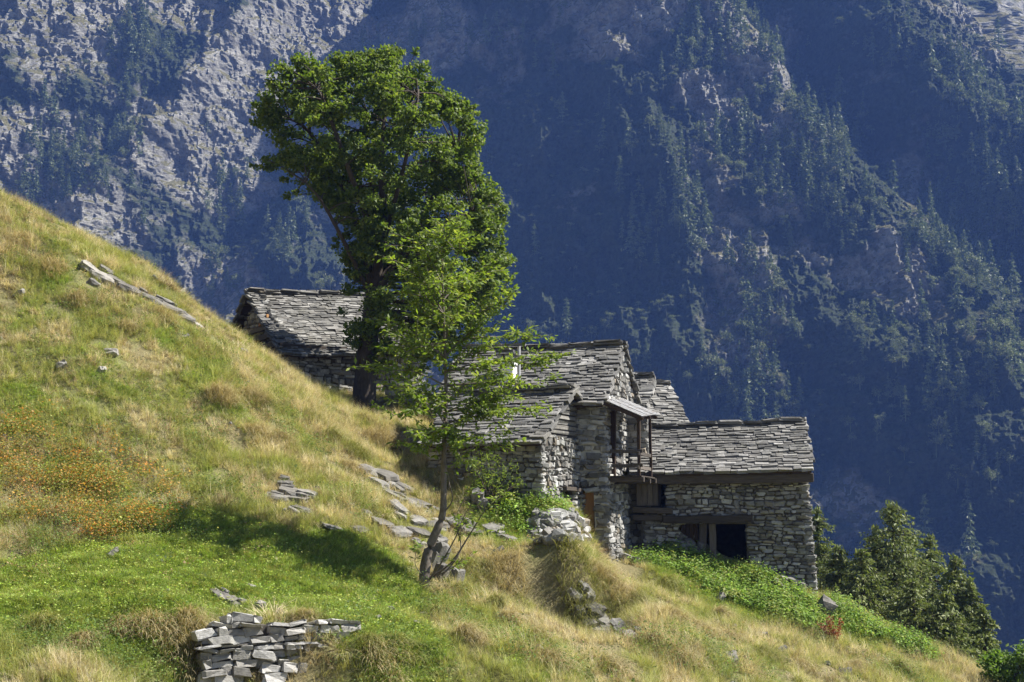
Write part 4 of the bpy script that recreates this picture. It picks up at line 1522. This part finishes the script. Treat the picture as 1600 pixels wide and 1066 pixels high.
far_meshes = []
for k in range(5):
    rng = np.random.default_rng(500 + k)
    V, Fq, R, _ = conifer_arrays(rng, 1.0, (.22, .26, .20, .28, .23)[k], (13, 12, 15, 12, 14)[k], 7, 6, .10, .06, .45, .0, .85)
    T, Ft = tube_arrays([(0, 0, -.12), (0, 0, .5), (0, 0, .95)], [.014, .010, .003], 4, len(V))
    F2 = [Fq, np.array(Ft)]
    me = np_mesh('conifer', np.concatenate([V, np.array(T)]), F2, attrs={'rnd': np.concatenate([R, np.zeros(len(T))])})
    me.materials.append(M_FARTREE)
    far_meshes.append(me)
leaf_meshes = []
for k in range(4):
    rng = np.random.default_rng(600 + k)
    cen = [(rng.normal() * .17, rng.normal() * .17, .38 + rng.random() * .42) for _ in range(11)]
    V, Fq, R = cluster_leaves(rng, cen, [rng.uniform(.13, .22) for _ in cen], 1100, .075, .8)
    T, Ft = tube_arrays([(0, 0, -.12), (0, 0, .3), (.02, 0, .7)], [.02, .016, .006], 4, len(V))
    me = np_mesh('broadleaf', np.concatenate([V, np.array(T)]), [Fq, np.array(Ft)], attrs={'rnd': np.concatenate([R, np.zeros(len(T))])})
    me.materials.append(M_FARLEAF)
    leaf_meshes.append(me)

rng = np.random.default_rng(77)
M0 = 42000
tx = rng.uniform(-255, 255, M0); tz = rng.uniform(-78, 255, M0)
ty = mountain_y(tx, tz)
tu, tv = px_of(np.stack([tx, ty, tz], 1))
cl = fbm(tx * .045, tz * .03, 4, 131)


def pb(u, v, cu, cv, ru, rv): return np.exp(-(((u - cu) / ru) ** 2 + ((v - cv) / rv) ** 2))


dens = np.zeros(M0)
for (cu, cv, ru, rv, w) in [(1150, 120, 130, 160, .55), (1250, 260, 160, 200, .65), (1420, 200, 120, 190, .8), (1500, 330, 130, 130, .9), (1560, 80, 90, 130, .7), (1100, 420, 130, 140, .35), (1250, 450, 160, 120, .5),
                            (1080, 590, 90, 60, 1.0), (1200, 620, 160, 80, .6), (1330, 640, 140, 120, .3), (1520, 640, 110, 160, .4), (1570, 560, 80, 90, .45), (1300, 760, 60, 120, .5), (1480, 760, 120, 100, .3), (1000, 200, 60, 120, .16),
                            (210, 100, 45, 90, 1.0), (165, 170, 70, 60, .8), (260, 175, 60, 50, .5), (110, 240, 80, 70, .6), (390, 370, 55, 75, .9), (330, 400, 40, 60, .5), (560, 40, 90, 50, .45), (620, 90, 60, 50, .3), (430, 440, 60, 40, .5), (800, 60, 200, 60, .10), (770, 480, 120, 60, .12),
                            (90, 300, 60, 50, .5), (250, 290, 80, 60, .25), (30, 220, 40, 60, .5)]:
    dens = np.maximum(dens, w * pb(tu, tv, cu, cv, ru, rv))
keep = rng.random(M0) < dens * sstep(.40, .62, cl) * .62
keep &= (tu > -120) & (tu < 1720)
tx, ty, tz, tu, tv = tx[keep], ty[keep], tz[keep], tu[keep], tv[keep]
nT = len(tx)
broad = rng.random(nT) < np.where(tv > 430, .62, np.where(tu < 480, .35, .30))
hT = np.where(broad, rng.uniform(4, 9.5, nT), rng.uniform(6.5, 13, nT) + 9 * rng.random(nT) ** 2.5)
hT[(tu < 340) & (tv < 330)] *= .85
order = np.argsort(-hT / ty)
def where_text(u, v):
    if u < 330 or (u < 480 and v < 100):
        return ('upper part of the sunlit left crag' if v < 130 else 'shaded hollow of the left crag' if v < 230 else 'lower part of the sunlit left crag')
    if u < 480: return 'dark gully left of the big tree' if v > 250 else 'gully edge above the big tree'
    if u < 940: return 'dark face right of the big tree top' if v < 200 else 'dark face behind the house roofs'
    row = 'highest in view' if v < 90 else 'high up' if v < 200 else 'midway up' if v < 330 else 'fairly low' if v < 405 else 'lowest' if v < 480 else None
    if row:
        colm = 'left flank of the great spur' if u < 1110 else 'middle of the great spur' if u < 1260 else 'crest line of the great spur' if u < 1400 else 'right-hand spur' if u < 1510 else 'far right flank'
        return row + ' on the ' + colm
    if v < 650: return ('slope straight above the barn ridge' if u < 1150 else 'slope above the barn roof end' if u < 1330 else 'dark right-hand slope level with the barn roof')
    return 'dark slope beside the barn wall' if u < 1380 else 'dark slope above the larches'


labels = {}
shown = set()
inframe = [i for i in order if -20 < tu[i] < 1620 and -40 < tv[i] < 1000]
# hidden behind the near hill or the big tree: not built one by one
hx = np.interp(tu, [-100, 0, 150, 285, 360, 1275, 1540, 1720], [250, 300, 378, 447, 470, 640, 1000, 1100])
cnt = 0
for i in inframe:
    if tv[i] > hx[i] + 10 and tu[i] < 1275: continue
    if ((tu[i] - 590) / 150) ** 2 + ((tv[i] - 260) / 170) ** 2 < 1: continue
    if cnt >= 290: break
    b = int(broad[i])
    me = (leaf_meshes if b else far_meshes)[rng.integers(0, 4 if b else 5)]
    o = bpy.data.objects.new('broadleaf_tree' if b else 'conifer_tree', me)
    o.location = (tx[i], ty[i] - .6, tz[i] - .4)
    s = hT[i]
    o.scale = (s * rng.uniform(.85, 1.2), s * rng.uniform(.85, 1.2), s)
    o.rotation_euler = (0, 0, rng.uniform(0, 6.28))
    wt = where_text(tu[i], tv[i])
    wt = wt if ' on the ' in wt else 'on the ' + wt
    labels.setdefault((b, wt), []).append((s, o))
    col.objects.link(o)
    shown.add(i); cnt += 1

for (b, wt), lst in labels.items():
    lst.sort(key=lambda t: -t[0])
    kind_ = 'round broadleaf tree' if b else 'conifer'
    for q, (s, o) in enumerate(lst):
        if len(lst) == 1: lab = 'lone %s standing %s' % (kind_, wt)
        elif q == 0: lab = 'tallest %s %s' % (kind_, wt)
        else: lab = 'smaller %s %s' % (kind_, wt)
        tag(o, lab, 'tree', '%ss %s' % (kind_, wt))


def instancer(name, pts, rot, scl, kind, colr, protos, material_note=None):
    """One object carrying many instances of a few small plants."""
    lib = bpy.data.collections.new(name + '_kinds')
    for k, me in enumerate(protos):
        lib.objects.link(bpy.data.objects.new('%s_%02d' % (name, k), me))
    me = bpy.data.meshes.new(name)
    me.vertices.add(len(pts))
    me.vertices.foreach_set('co', np.asarray(pts, dtype=np.float32).ravel())
    a = me.attributes.new('rot', 'FLOAT_VECTOR', 'POINT'); a.data.foreach_set('vector', np.asarray(rot, dtype=np.float32).ravel())
    a = me.attributes.new('scl', 'FLOAT_VECTOR', 'POINT'); a.data.foreach_set('vector', np.asarray(scl, dtype=np.float32).ravel())
    a = me.attributes.new('kind', 'INT', 'POINT'); a.data.foreach_set('value', np.asarray(kind, dtype=np.int32))
    if colr is not None:
        a = me.attributes.new('tint', 'FLOAT_COLOR', 'POINT'); a.data.foreach_set('color', np.concatenate([colr, np.ones((len(colr), 1))], 1).astype(np.float32).ravel())
    o = bpy.data.objects.new(name, me)
    col.objects.link(o)
    ng = bpy.data.node_groups.new(name, 'GeometryNodeTree')
    ng.interface.new_socket('Geometry', in_out='INPUT', socket_type='NodeSocketGeometry')
    ng.interface.new_socket('Geometry', in_out='OUTPUT', socket_type='NodeSocketGeometry')
    n = ng.nodes
    gi = n.new('NodeGroupInput'); go_ = n.new('NodeGroupOutput')
    ci = n.new('GeometryNodeCollectionInfo'); ci.inputs['Collection'].default_value = lib
    ci.inputs['Separate Children'].default_value = True; ci.inputs['Reset Children'].default_value = True

    def na(nm, typ):
        q = n.new('GeometryNodeInputNamedAttribute'); q.data_type = typ; q.inputs['Name'].default_value = nm
        return q.outputs['Attribute']
    iop = n.new('GeometryNodeInstanceOnPoints')
    iop.inputs['Pick Instance'].default_value = True
    er = n.new('FunctionNodeEulerToRotation')
    L_ = ng.links
    L_.new(na('rot', 'FLOAT_VECTOR'), er.inputs[0])
    L_.new(gi.outputs[0], iop.inputs['Points'])
    L_.new(ci.outputs[0], iop.inputs['Instance'])
    L_.new(na('kind', 'INT'), iop.inputs['Instance Index'])
    L_.new(er.outputs[0], iop.inputs['Rotation'])
    L_.new(na('scl', 'FLOAT_VECTOR'), iop.inputs['Scale'])
    L_.new(iop.outputs[0], go_.inputs[0])
    md = o.modifiers.new('scatter', 'NODES'); md.node_group = ng
    return o


rest = np.array([i for i in range(nT) if i not in shown], dtype=int)
for nm, lab, sel, protos in (('far_conifers', 'rest of the conifer wood scattered over the mountainside', rest[~broad[rest]], far_meshes), ('far_broadleaf_wood', 'rest of the round scrubby trees scattered over the mountainside', rest[broad[rest]], leaf_meshes)):
    k = len(sel)
    rot = np.stack([np.zeros(k), np.zeros(k), rng.uniform(0, 6.28, k)], 1)
    o = instancer(nm, np.stack([tx[sel], ty[sel] - .6, tz[sel] - .4], 1), rot, np.repeat(hT[sel][:, None], 3, 1) * rng.uniform(.85, 1.15, (k, 3)), rng.integers(0, len(protos), k), None, protos)
    tag(o, lab, None, None, 'stuff')
# low scrub cushions on the crag ledges
M1 = 9000
sx = rng.uniform(-255, 255, M1); sz = rng.uniform(-70, 255, M1)
sy = mountain_y(sx, sz)
sy2 = mountain_y(sx, sz + 1.5)
lg = (sy2 - sy) / 1.5
scr = fbm(sx * .03, sz * .03, 5, 91)
kp = rng.random(M1) < (.10 + .5 * sstep(.7, 1.6, lg)) * sstep(.36, .6, scr)
sx, sy, sz = sx[kp], sy[kp], sz[kp]
k = len(sx)
o = instancer('mountain_scrub', np.stack([sx, sy - .3, sz - .5], 1), np.stack([np.zeros(k), np.zeros(k), rng.uniform(0, 6.28, k)], 1), rng.uniform(1.6, 4.2, (k, 1)) * np.array([[1.3, 1.3, .8]]), rng.integers(0, 4, k), None, leaf_meshes)
tag(o, 'low scrub cushions on the ledges of the mountainside', None, None, 'stuff')

# ------------------------------------------------------------------ grass
def blade_mat(name, k=.35):
    N = Nodes(name)
    c = N.attr('tint', 'INSTANCER', 'Color')
    c = N.mix(1.0, c, N.ramp(N.attr('rnd'), [(0, .62), (1, 1.38)]), 'MULTIPLY')
    t = N.mix(1.0, c, (1.35, 1.3, .8), 'MULTIPLY')
    return N.done(N.leaf(c, t, k, .6, .25))


M_BLADE = blade_mat('grass_blade')
M_FLEAF = blade_mat('herb_leaf', .4)


def tuft(seed, n, h, w, spread, arch, seg=3):
    """A tuft of arching blades, each a narrow tapering ribbon."""
    rng = np.random.default_rng(seed)
    V, Fc, R = [], [], []
    for b in range(n):
        a = rng.uniform(0, 6.28); r0 = spread * math.sqrt(rng.random())
        p = np.array([math.cos(a) * r0, math.sin(a) * r0, -.04])
        az = a + rng.normal() * .7
        d = np.array([math.cos(az), math.sin(az), 0]); sd = np.array([-d[1], d[0], 0])
        L_ = h * rng.uniform(.55, 1.15); bend = arch * rng.uniform(.4, 1.5); th = rng.uniform(.05, .35)
        ww = w * rng.uniform(.7, 1.3)
        o = len(V)
        for s in range(seg + 1):
            t = s / seg
            q = ww * (1 - t) if s < seg else 0
            if s < seg:
                V.append(p - sd * q / 2); V.append(p + sd * q / 2)
            else: V.append(p.copy())
            th += bend / seg
            p = p + (d * math.sin(th) + np.array([0, 0, 1]) * math.cos(th)) * (L_ / seg)
        for s in range(seg - 1):
            i = o + 2 * s
            Fc.append((i, i + 1, i + 3)); Fc.append((i, i + 3, i + 2))
        i = o + 2 * (seg - 1)
        Fc.append((i, i + 1, i + 2))
        R += [rng.random()] * (2 * seg + 1)
    me = np_mesh('tuft', np.array(V), np.array(Fc), attrs={'rnd': np.array(R)})
    me.materials.append(M_BLADE)
    return me


def herb(seed, n, h, size, spread):
    rng = np.random.default_rng(seed)
    C = np.stack([rng.normal(size=n) * spread, rng.normal(size=n) * spread, h * rng.random(n) ** .7], 1)
    U = unit(np.stack([C[:, 0], C[:, 1], rng.normal(size=n) * .05], 1) + rng.normal(size=(n, 3)) * np.array([.08, .08, .03]))
    Wv = unit(np.cross(unit(np.array([0, 0, 1.0]) + rng.normal(size=(n, 3)) * .35), U))
    s = size * rng.uniform(.6, 1.3, n)
    V, Fq, R = leaf_quads(C, U, Wv, s, s * .75, .15, rng.random(n))
    me = np_mesh('herb', V, Fq, attrs={'rnd': R})
    me.materials.append(M_FLEAF)
    return me


dry_t = [tuft(1, 26, .40, .011, .09, 1.3), tuft(2, 22, .50, .010, .07, 1.0), tuft(3, 30, .34, .012, .12, 1.6), tuft(4, 18, .62, .009, .06, .8)]
grn_t = [tuft(11, 26, .13, .012, .10, .9), tuft(12, 24, .18, .011, .09, 1.1), herb(13, 12, .08, .04, .07), herb(14, 14, .11, .05, .08)]
weed_t = [herb(21, 16, .30, .11, .13), herb(22, 24, .42, .07, .15), herb(23, 12, .20, .15, .12), tuft(24, 20, .42, .012, .1, 1.0), herb(25, 18, .55, .08, .10)]
flow_t = [herb(31, 26, .5, .05, .14), herb(32, 30, .42, .045, .16)]

rng = np.random.default_rng(123)


def scatter(n, ymin=20.5, ymax=51.5):
    y = np.sqrt(rng.uniform(ymin ** 2, ymax ** 2, n))
    x = rng.uniform(-.43, .43, n) * y
    return x, y


def downhill(x, y):
    e = .35
    gx_ = (height(x + e, y) - height(x - e, y)) / (2 * e)
    gy_ = (height(x, y + e) - height(x, y - e)) / (2 * e)
    return np.arctan2(-gy_, -gx_), np.hypot(gx_, gy_)


def footprint_free(x, y):
    ok = np.ones(len(x), bool)
    for h in (H1, HM, HA, HB1, HB2, HR):
        th = h.root.rotation_euler.z
        dx, dy = x - h.root.location.x, y - h.root.location.y
        lx = dx * math.cos(th) + dy * math.sin(th); ly = -dx * math.sin(th) + dy * math.cos(th)
        ok &= ~((lx > -.15) & (lx < h.L + .2) & (ly > -.2) & (ly < h.D))
    return ok


ROCKS_AT = np.array([tuple((o.matrix_basis.translation + o.parent.location)[:2]) + (max(o.scale[0], o.scale[1]) * .36,) for o in bpy.data.objects if o.parent and o.parent.name.startswith(('rock_outcrop', 'rock', 'boulder'))])


def rock_free(x, y):
    ok = np.ones(len(x), bool)
    for rx, ry, r in ROCKS_AT: ok &= (x - rx) ** 2 + (y - ry) ** 2 > r * r
    return ok


DRY = np.array([(.50, .43, .25), (.43, .37, .19), (.60, .52, .35), (.34, .33, .13), (.47, .38, .24), (.24, .17, .10), (.55, .50, .36)])
OLV = np.array([(.29, .31, .09), (.34, .33, .11), (.24, .28, .07)])
GRN = np.array([(.19, .28, .05), (.24, .33, .06), (.20, .30, .045), (.28, .34, .09)])

x, y = scatter(210000)
ok = footprint_free(x, y) & rock_free(x, y)
x, y = x[ok], y[ok]
g = greenness(x, y)
z = height(x, y)
az, sl_ = downhill(x, y)
lush = fbm(x * .7, y * .7, 3, 41)
pick = rng.random(len(x))
isg = pick < sstep(.30, .62, g + rng.normal(size=len(x)) * .07)
bare = fbm(x * 1.3, y * 1.3, 4, 55)
kp = (bare < .70) | isg
HOLLOW = [(ground_at(u_, v_), r_) for u_, v_, r_ in ((838, 905, .42), (880, 908, .5), (915, 925, .4), (800, 915, .3), (345, 745, .3), (430, 1055, .3))]
HOLLOW += [(ground_at(u_, v_), r_) for u_, v_, r_ in ((940, 862, .5), (952, 875, .5), (970, 884, .5), (985, 888, .4), (1000, 880, .4))]
for hp, hr in HOLLOW: kp &= ((x - hp.x) ** 2 + (y - hp.y) ** 2 > hr * hr)
# dry and olive tufts
m = ~isg & kp & (rng.random(len(x)) < .75)
n = m.sum()
q = g[m] + .14 + (fbm(x[m] * 1.9, y[m] * 1.9, 4, 66) - .5) * 1.9 + rng.normal(size=n) * .12
cd = np.where((q > .28)[:, None], OLV[rng.integers(0, 3, n)], DRY[rng.integers(0, 7, n)])
cd = cd * rng.uniform(.65, 1.25, (n, 1))
hs = (.34 + .62 * lush[m]) * rng.uniform(.65, 1.3, n)
rot = np.stack([np.zeros(n), rng.uniform(.1, .55, n) * np.clip(sl_[m] * 1.4, .2, 1.2), az[m] + rng.normal(size=n) * .7], 1)
o = instancer('dry_grass', np.stack([x[m], y[m], z[m]], 1), rot, np.stack([hs, hs, hs], 1), rng.integers(0, 4, n), cd, dry_t)
tag(o, 'long dry straw coloured grass hanging down the slope', None, None, 'stuff')
# rounder mounds of last year's grass
mound_t = [tuft(41, 120, .42, .012, .22, 1.9), tuft(42, 100, .36, .012, .18, 2.2), tuft(43, 140, .50, .011, .26, 1.7)]
sel = np.nonzero(m & (fbm(x * .55, y * .55, 3, 77) > .47) & (rng.random(len(x)) < .022))[0]
n = len(sel)
hs = rng.uniform(.55, 1.15, n)
rot = np.stack([np.zeros(n), rng.uniform(.2, .6, n), az[sel] + rng.normal(size=n) * .4], 1)
cm = np.concatenate([DRY[:6], OLV])[rng.integers(0, 9, n)] * rng.uniform(.6, 1.1, (n, 1))
o = instancer('grass_mounds', np.stack([x[sel], y[sel], z[sel]], 1), rot, np.stack([hs, hs, hs * .9], 1), rng.integers(0, 3, n), cm, mound_t)
tag(o, 'rounded mounds of old grass roughening the slope', None, None, 'stuff')
# green turf
m = isg
n = m.sum()
xx = np.repeat(x[m], 2) + rng.normal(size=2 * n) * .07; yy = np.repeat(y[m], 2) + rng.normal(size=2 * n) * .07
n = len(xx)
zz = height(xx, yy)
cg = GRN[rng.integers(0, 4, n)] * rng.uniform(.6, 1.25, (n, 1))
cg = np.where((rng.random(n) < .26)[:, None], OLV[rng.integers(0, 3, n)], cg)
hs = rng.uniform(.6, 1.25, n)
rot = np.stack([rng.normal(size=n) * .15, rng.normal(size=n) * .15, rng.uniform(0, 6.28, n)], 1)
o = instancer('green_grass', np.stack([xx, yy, zz], 1), rot, np.stack([hs, hs, hs], 1), rng.choice(4, n, p=[.42, .42, .10, .06]), cg, grn_t)
tag(o, 'short fresh green grass on the terraces', None, None, 'stuff')


def patch(spots, per):
    X, Y_ = [], []
    for (u, v, rx, ry, k) in spots:
        p = ground_at(u, v)
        n = int(per * k)
        a = rng.uniform(0, 6.28, n); r = np.sqrt(rng.random(n))
        X.append(p.x + np.cos(a) * r * rx); Y_.append(p.y + np.sin(a) * r * ry)
    return np.concatenate(X), np.concatenate(Y_)


x, y = patch([(1150, 925, 1.2, 1.2, 1.6), (1210, 940, 1.1, 1.2, 1.4), (1250, 960, .9, 1.0, 1), (1330, 975, .7, .9, .8), (1380, 995, .7, .8, .7), (1430, 1015, .6, .7, .5), (1040, 850, .6, 1.0, .8), (1065, 885, .7, .9, .8), (1100, 900, .8, .8, .7), (1010, 880, .5, .6, .3),
              (830, 800, .7, .8, .35), (790, 790, .5, .8, .3), (860, 785, .5, .6, .25), (1320, 955, .5, .7, .6)], 520)
ok = footprint_free(x, y) & rock_free(x, y); x, y = x[ok], y[ok]
n = len(x)
hs = rng.uniform(.45, .95, n)
o = instancer('leafy_weeds', np.stack([x, y, height(x, y)], 1), np.stack([rng.normal(size=n) * .2, rng.normal(size=n) * .2, rng.uniform(0, 6.28, n)], 1), np.stack([hs] * 3, 1), rng.integers(0, 5, n),
              np.array([(.15, .25, .04), (.19, .29, .05), (.11, .19, .03), (.22, .25, .07)])[rng.integers(0, 4, n)] * rng.uniform(.65, 1.2, (n, 1)), weed_t)
tag(o, 'bright green leafy weeds in front of the right barn', None, None, 'stuff')
# dark herbs dotted through the dry slope
x, y = patch([(u_, v_, .9, .9, .10 + .1 * rng.random()) for u_, v_ in [(60, 400), (150, 500), (90, 560), (250, 520), (200, 620), (330, 560), (60, 690), (300, 680), (180, 720), (420, 640), (470, 700), (350, 770), (60, 860), (200, 800), (280, 830), (40, 1010), (120, 1020), (200, 1040), (250, 1010), (560, 1010), (640, 1040), (760, 1000), (830, 1030), (900, 1040), (1080, 1030), (1160, 1050), (1260, 1010), (1390, 1050), (560, 790), (700, 960), (1010, 1010)]], 420)
ok = footprint_free(x, y) & rock_free(x, y); x, y = x[ok], y[ok]
n = len(x); hs = rng.uniform(.5, 1.0, n)
o = instancer('meadow_herbs', np.stack([x, y, height(x, y)], 1), np.stack([rng.normal(size=n) * .2, rng.normal(size=n) * .2, rng.uniform(0, 6.28, n)], 1), np.stack([hs] * 3, 1), rng.integers(0, 2, n),
              np.array([(.10, .16, .035), (.14, .20, .05), (.08, .13, .03)])[rng.integers(0, 3, n)] * rng.uniform(.8, 1.2, (n, 1)), flow_t)
tag(o, 'darker green herbs dotted through the dry grass', None, None, 'stuff')
# herbs wherever the slope holds a little more water
x, y = scatter(9000)
ok = footprint_free(x, y) & rock_free(x, y) & (fbm(x * .8, y * .8, 4, 171) > .53); x, y = x[ok], y[ok]
n = len(x); hs = rng.uniform(.3, .95, n)
herb_t = [herb(51, 18, .30, .06, .12), herb(52, 26, .40, .045, .13), herb(53, 12, .18, .09, .12), tuft(54, 16, .62, .008, .05, .7)]
o = instancer('slope_weeds', np.stack([x, y, height(x, y)], 1), np.stack([rng.normal(size=n) * .2, rng.normal(size=n) * .2, rng.uniform(0, 6.28, n)], 1), np.stack([hs] * 3, 1), rng.integers(0, 4, n),
              np.array([(.09, .14, .03), (.13, .18, .045), (.07, .11, .03), (.20, .21, .07), (.28, .20, .11)])[rng.integers(0, 5, n)] * rng.uniform(.7, 1.2, (n, 1)), herb_t)
tag(o, 'mixed low weeds growing through the grass of the slope', None, None, 'stuff')
# stones lying loose in the turf
x, y = scatter(1500)
ok = footprint_free(x, y) & (fbm(x * .5, y * .5, 3, 191) > .5) & (rng.random(len(x)) < .3); x, y = x[ok], y[ok]
n = len(x); hs = .08 + .22 * rng.random(n) ** 2.5
o = instancer('scattered_stones', np.stack([x, y, height(x, y) + .03], 1), np.stack([rng.normal(size=n) * .5, rng.normal(size=n) * .5, rng.uniform(0, 6.28, n)], 1), np.stack([hs * 1.3, hs, hs * .6], 1), rng.integers(0, 8, n), None, BIG)
tag(o, 'small loose stones lying in the turf', None, None, 'stuff')
# orange flowering herbs on the left
x, y = patch([(25, 690, .9, .6, .8), (20, 740, .7, .6, .6), (60, 770, .8, .6, .5), (150, 780, .8, .6, .8), (180, 820, .9, .6, 1), (230, 830, .6, .4, .4), (110, 810, .7, .5, .5), (140, 760, .8, .5, .5), (50, 820, .7, .5, .3), (160, 845, .5, .3, .5), (90, 730, 1.9, 1.4, 1.2), (200, 770, 1.8, 1.2, 1)], 85)
n = len(x); hs = rng.uniform(.7, 1.25, n)
oc = np.array([(.40, .18, .04), (.42, .24, .05), (.22, .24, .06), (.18, .22, .05), (.36, .25, .10)])[rng.choice(5, n, p=[.17, .14, .33, .22, .14])] * rng.uniform(.8, 1.15, (n, 1))
o = instancer('orange_flowers', np.stack([x, y, height(x, y) + .05], 1), np.stack([rng.normal(size=n) * .2, rng.normal(size=n) * .2, rng.uniform(0, 6.28, n)], 1), np.stack([hs] * 3, 1), rng.integers(0, 2, n), oc, flow_t)
tag(o, 'herbs turning orange in the grass at the left edge', None, None, 'stuff')


# long tussocks hanging over the banks, each one a plant of its own
def tussock(label, u, v, r, n, h, seed, droop=1.9, tint=0, group='overhanging grass tussocks'):
    p = ground_at(u, v)
    rg = np.random.default_rng(seed)
    V, Fc, R = [], [], []
    o0 = empty('grass_tussock', p)
    tag(o0, label, 'grass tussock', group)
    az0 = math.atan2(*tnormal(p).yx)
    aa = rg.uniform(0, 6.28, n); qq_ = r * np.sqrt(rg.random(n))
    zz_ = height(p.x + np.cos(aa) * qq_, p.y + np.sin(aa) * qq_)
    for b in range(n):
        a = aa[b]; q = qq_[b]
        P = np.array([math.cos(a) * q, math.sin(a) * q, zz_[b] - p.z + .25 * h * (1 - (q / r) ** 2)])
        az = az0 + rg.normal() * .75 + .25 * math.sin(a - az0)
        d = np.array([math.cos(az), math.sin(az), 0]); sd = np.array([-d[1], d[0], 0])
        L_ = h * rg.uniform(.6, 1.2); th = rg.uniform(.2, .7); bend = droop * rg.uniform(.7, 1.3); ww = .013 * rg.uniform(.7, 1.3)
        o = len(V)
        for s in range(5):
            w_ = ww * (1 - s / 4.2)
            V.append(P - sd * w_ / 2); V.append(P + sd * w_ / 2)
            th += bend / 4
            P = P + (d * math.sin(th) + np.array([0, 0, 1]) * math.cos(th)) * (L_ / 4)
        for s in range(4):
            i = o + 2 * s
            Fc.append((i, i + 1, i + 3, i + 2))
        R += [rg.random()] * 10
    link_mesh('blades', np_mesh('blades', np.array(V), np.array(Fc), attrs={'rnd': np.array(R)}), o0, M_TUSS[tint])


def ground_z_fast(x, y):
    return float(height(np.array([x]), np.array([y]))[0])


M_TUSS = [leaf_mat('straw_blade', [(0, (.24, .20, .09)), (.5, (.38, .32, .17)), (1, (.52, .45, .28))], (1.3, 1.2, .8), .3),
          leaf_mat('olive_blade', [(0, (.14, .16, .045)), (.5, (.23, .24, .075)), (1, (.38, .34, .16))], (1.3, 1.3, .7), .3)]
for k, (lab, u, v, r, n, h, tn) in enumerate([
    ('broad straw tussock over the dark bank, left of the others there', 790, 905, .5, 700, .6, 0),
    ('olive tussock hanging over the deepest dark hollow of the bank', 905, 895, .55, 900, .7, 1),
    ('straw tussock at the right end of the dark bank', 950, 915, .5, 800, .65, 0),
    ('shaggy tussock between the young tree foot and the dark bank', 740, 895, .45, 600, .5, 1),
    ('straw tussock spilling past the stone heap beside the tall house', 908, 800, .4, 900, .5, 0),
    ('round olive tussock on the rocks before the right barn', 1235, 893, .28, 500, .42, 1),
    ('pale tussock on the steep slope left of the trunk', 345, 625, .4, 600, .7, 0),
    ('pale tussock right below the dark herbs on the slope', 395, 630, .35, 500, .7, 0),
    ('straw tussock on the bank beneath the thick trunk', 590, 690, .45, 700, .65, 0),
    ('olive tussock beside the layered rock slabs', 556, 712, .4, 600, .5, 1),
    ('tussock at the left end of the low terrace wall', 300, 990, .35, 600, .5, 0),
    ('tussock spilling over the right end of the low terrace wall', 578, 1020, .22, 400, .42, 1),
    ('straw tussock on top of the low terrace wall', 475, 966, .22, 350, .3, 0),
    ('tussock beside the dark layered rock lower middle', 905, 975, .3, 500, .45, 1),
    ('straw tussock hanging left of the lower bank hollow', 860, 1040, .4, 600, .55, 0)]):
    tussock(lab, u, v, r, n, h, 900 + k, 1.5, tn)
rg = np.random.default_rng(4242)
SLOPE_SPOTS = {
    'shaggy dry tussock high on the left slope under the rock band': [(30, 380), (90, 430), (200, 520), (260, 500), (120, 470), (320, 545)],
    'shaggy dry tussock on the slope below the thick tree trunk': [(430, 640), (480, 660), (520, 690), (450, 690), (560, 660), (610, 675), (540, 735), (400, 680)],
    'shaggy dry tussock on the open grass left of the dark bank': [(720, 930), (770, 940), (690, 960), (800, 975), (850, 1000), (740, 1000)],
    'shaggy dry tussock on the long straw slope below the right barn': [(1000, 940), (1040, 930), (1060, 970), (1100, 985), (980, 960), (1020, 1000), (1080, 1030), (1150, 1000), (1200, 1030), (1260, 1050), (1330, 1040), (1400, 1045), (1120, 960), (960, 1040)],
    'shaggy dry tussock on the bank beside the low terrace wall': [(60, 985), (120, 1000), (180, 985), (240, 990), (270, 1030), (600, 1040), (640, 1010)]}
k = 2000
ORD = ['leftmost', 'second', 'third', 'fourth', 'fifth', 'sixth', 'seventh', 'eighth', 'ninth', 'tenth', 'eleventh', 'twelfth', 'thirteenth', 'fourteenth']
for lab, spots in SLOPE_SPOTS.items():
    spots = sorted((u + rg.uniform(-12, 12), v + rg.uniform(-8, 8)) for u, v in spots)
    where = lab.replace('shaggy dry tussock ', '')
    for q, (u, v) in enumerate(spots):
        k += 1
        if q == 0: w = 'leftmost shaggy tussock ' + where
        elif q == len(spots) - 1: w = 'rightmost shaggy tussock ' + where
        else: w = ORD[q] + ' shaggy tussock from the left ' + where
        tussock(w, u, v, rg.uniform(.2, .4), 330, rg.uniform(.35, .6), k, 1.6, int(rg.random() < .35), lab.replace('tussock', 'tussocks'))
print('script seconds', round(time.time() - T0, 1))
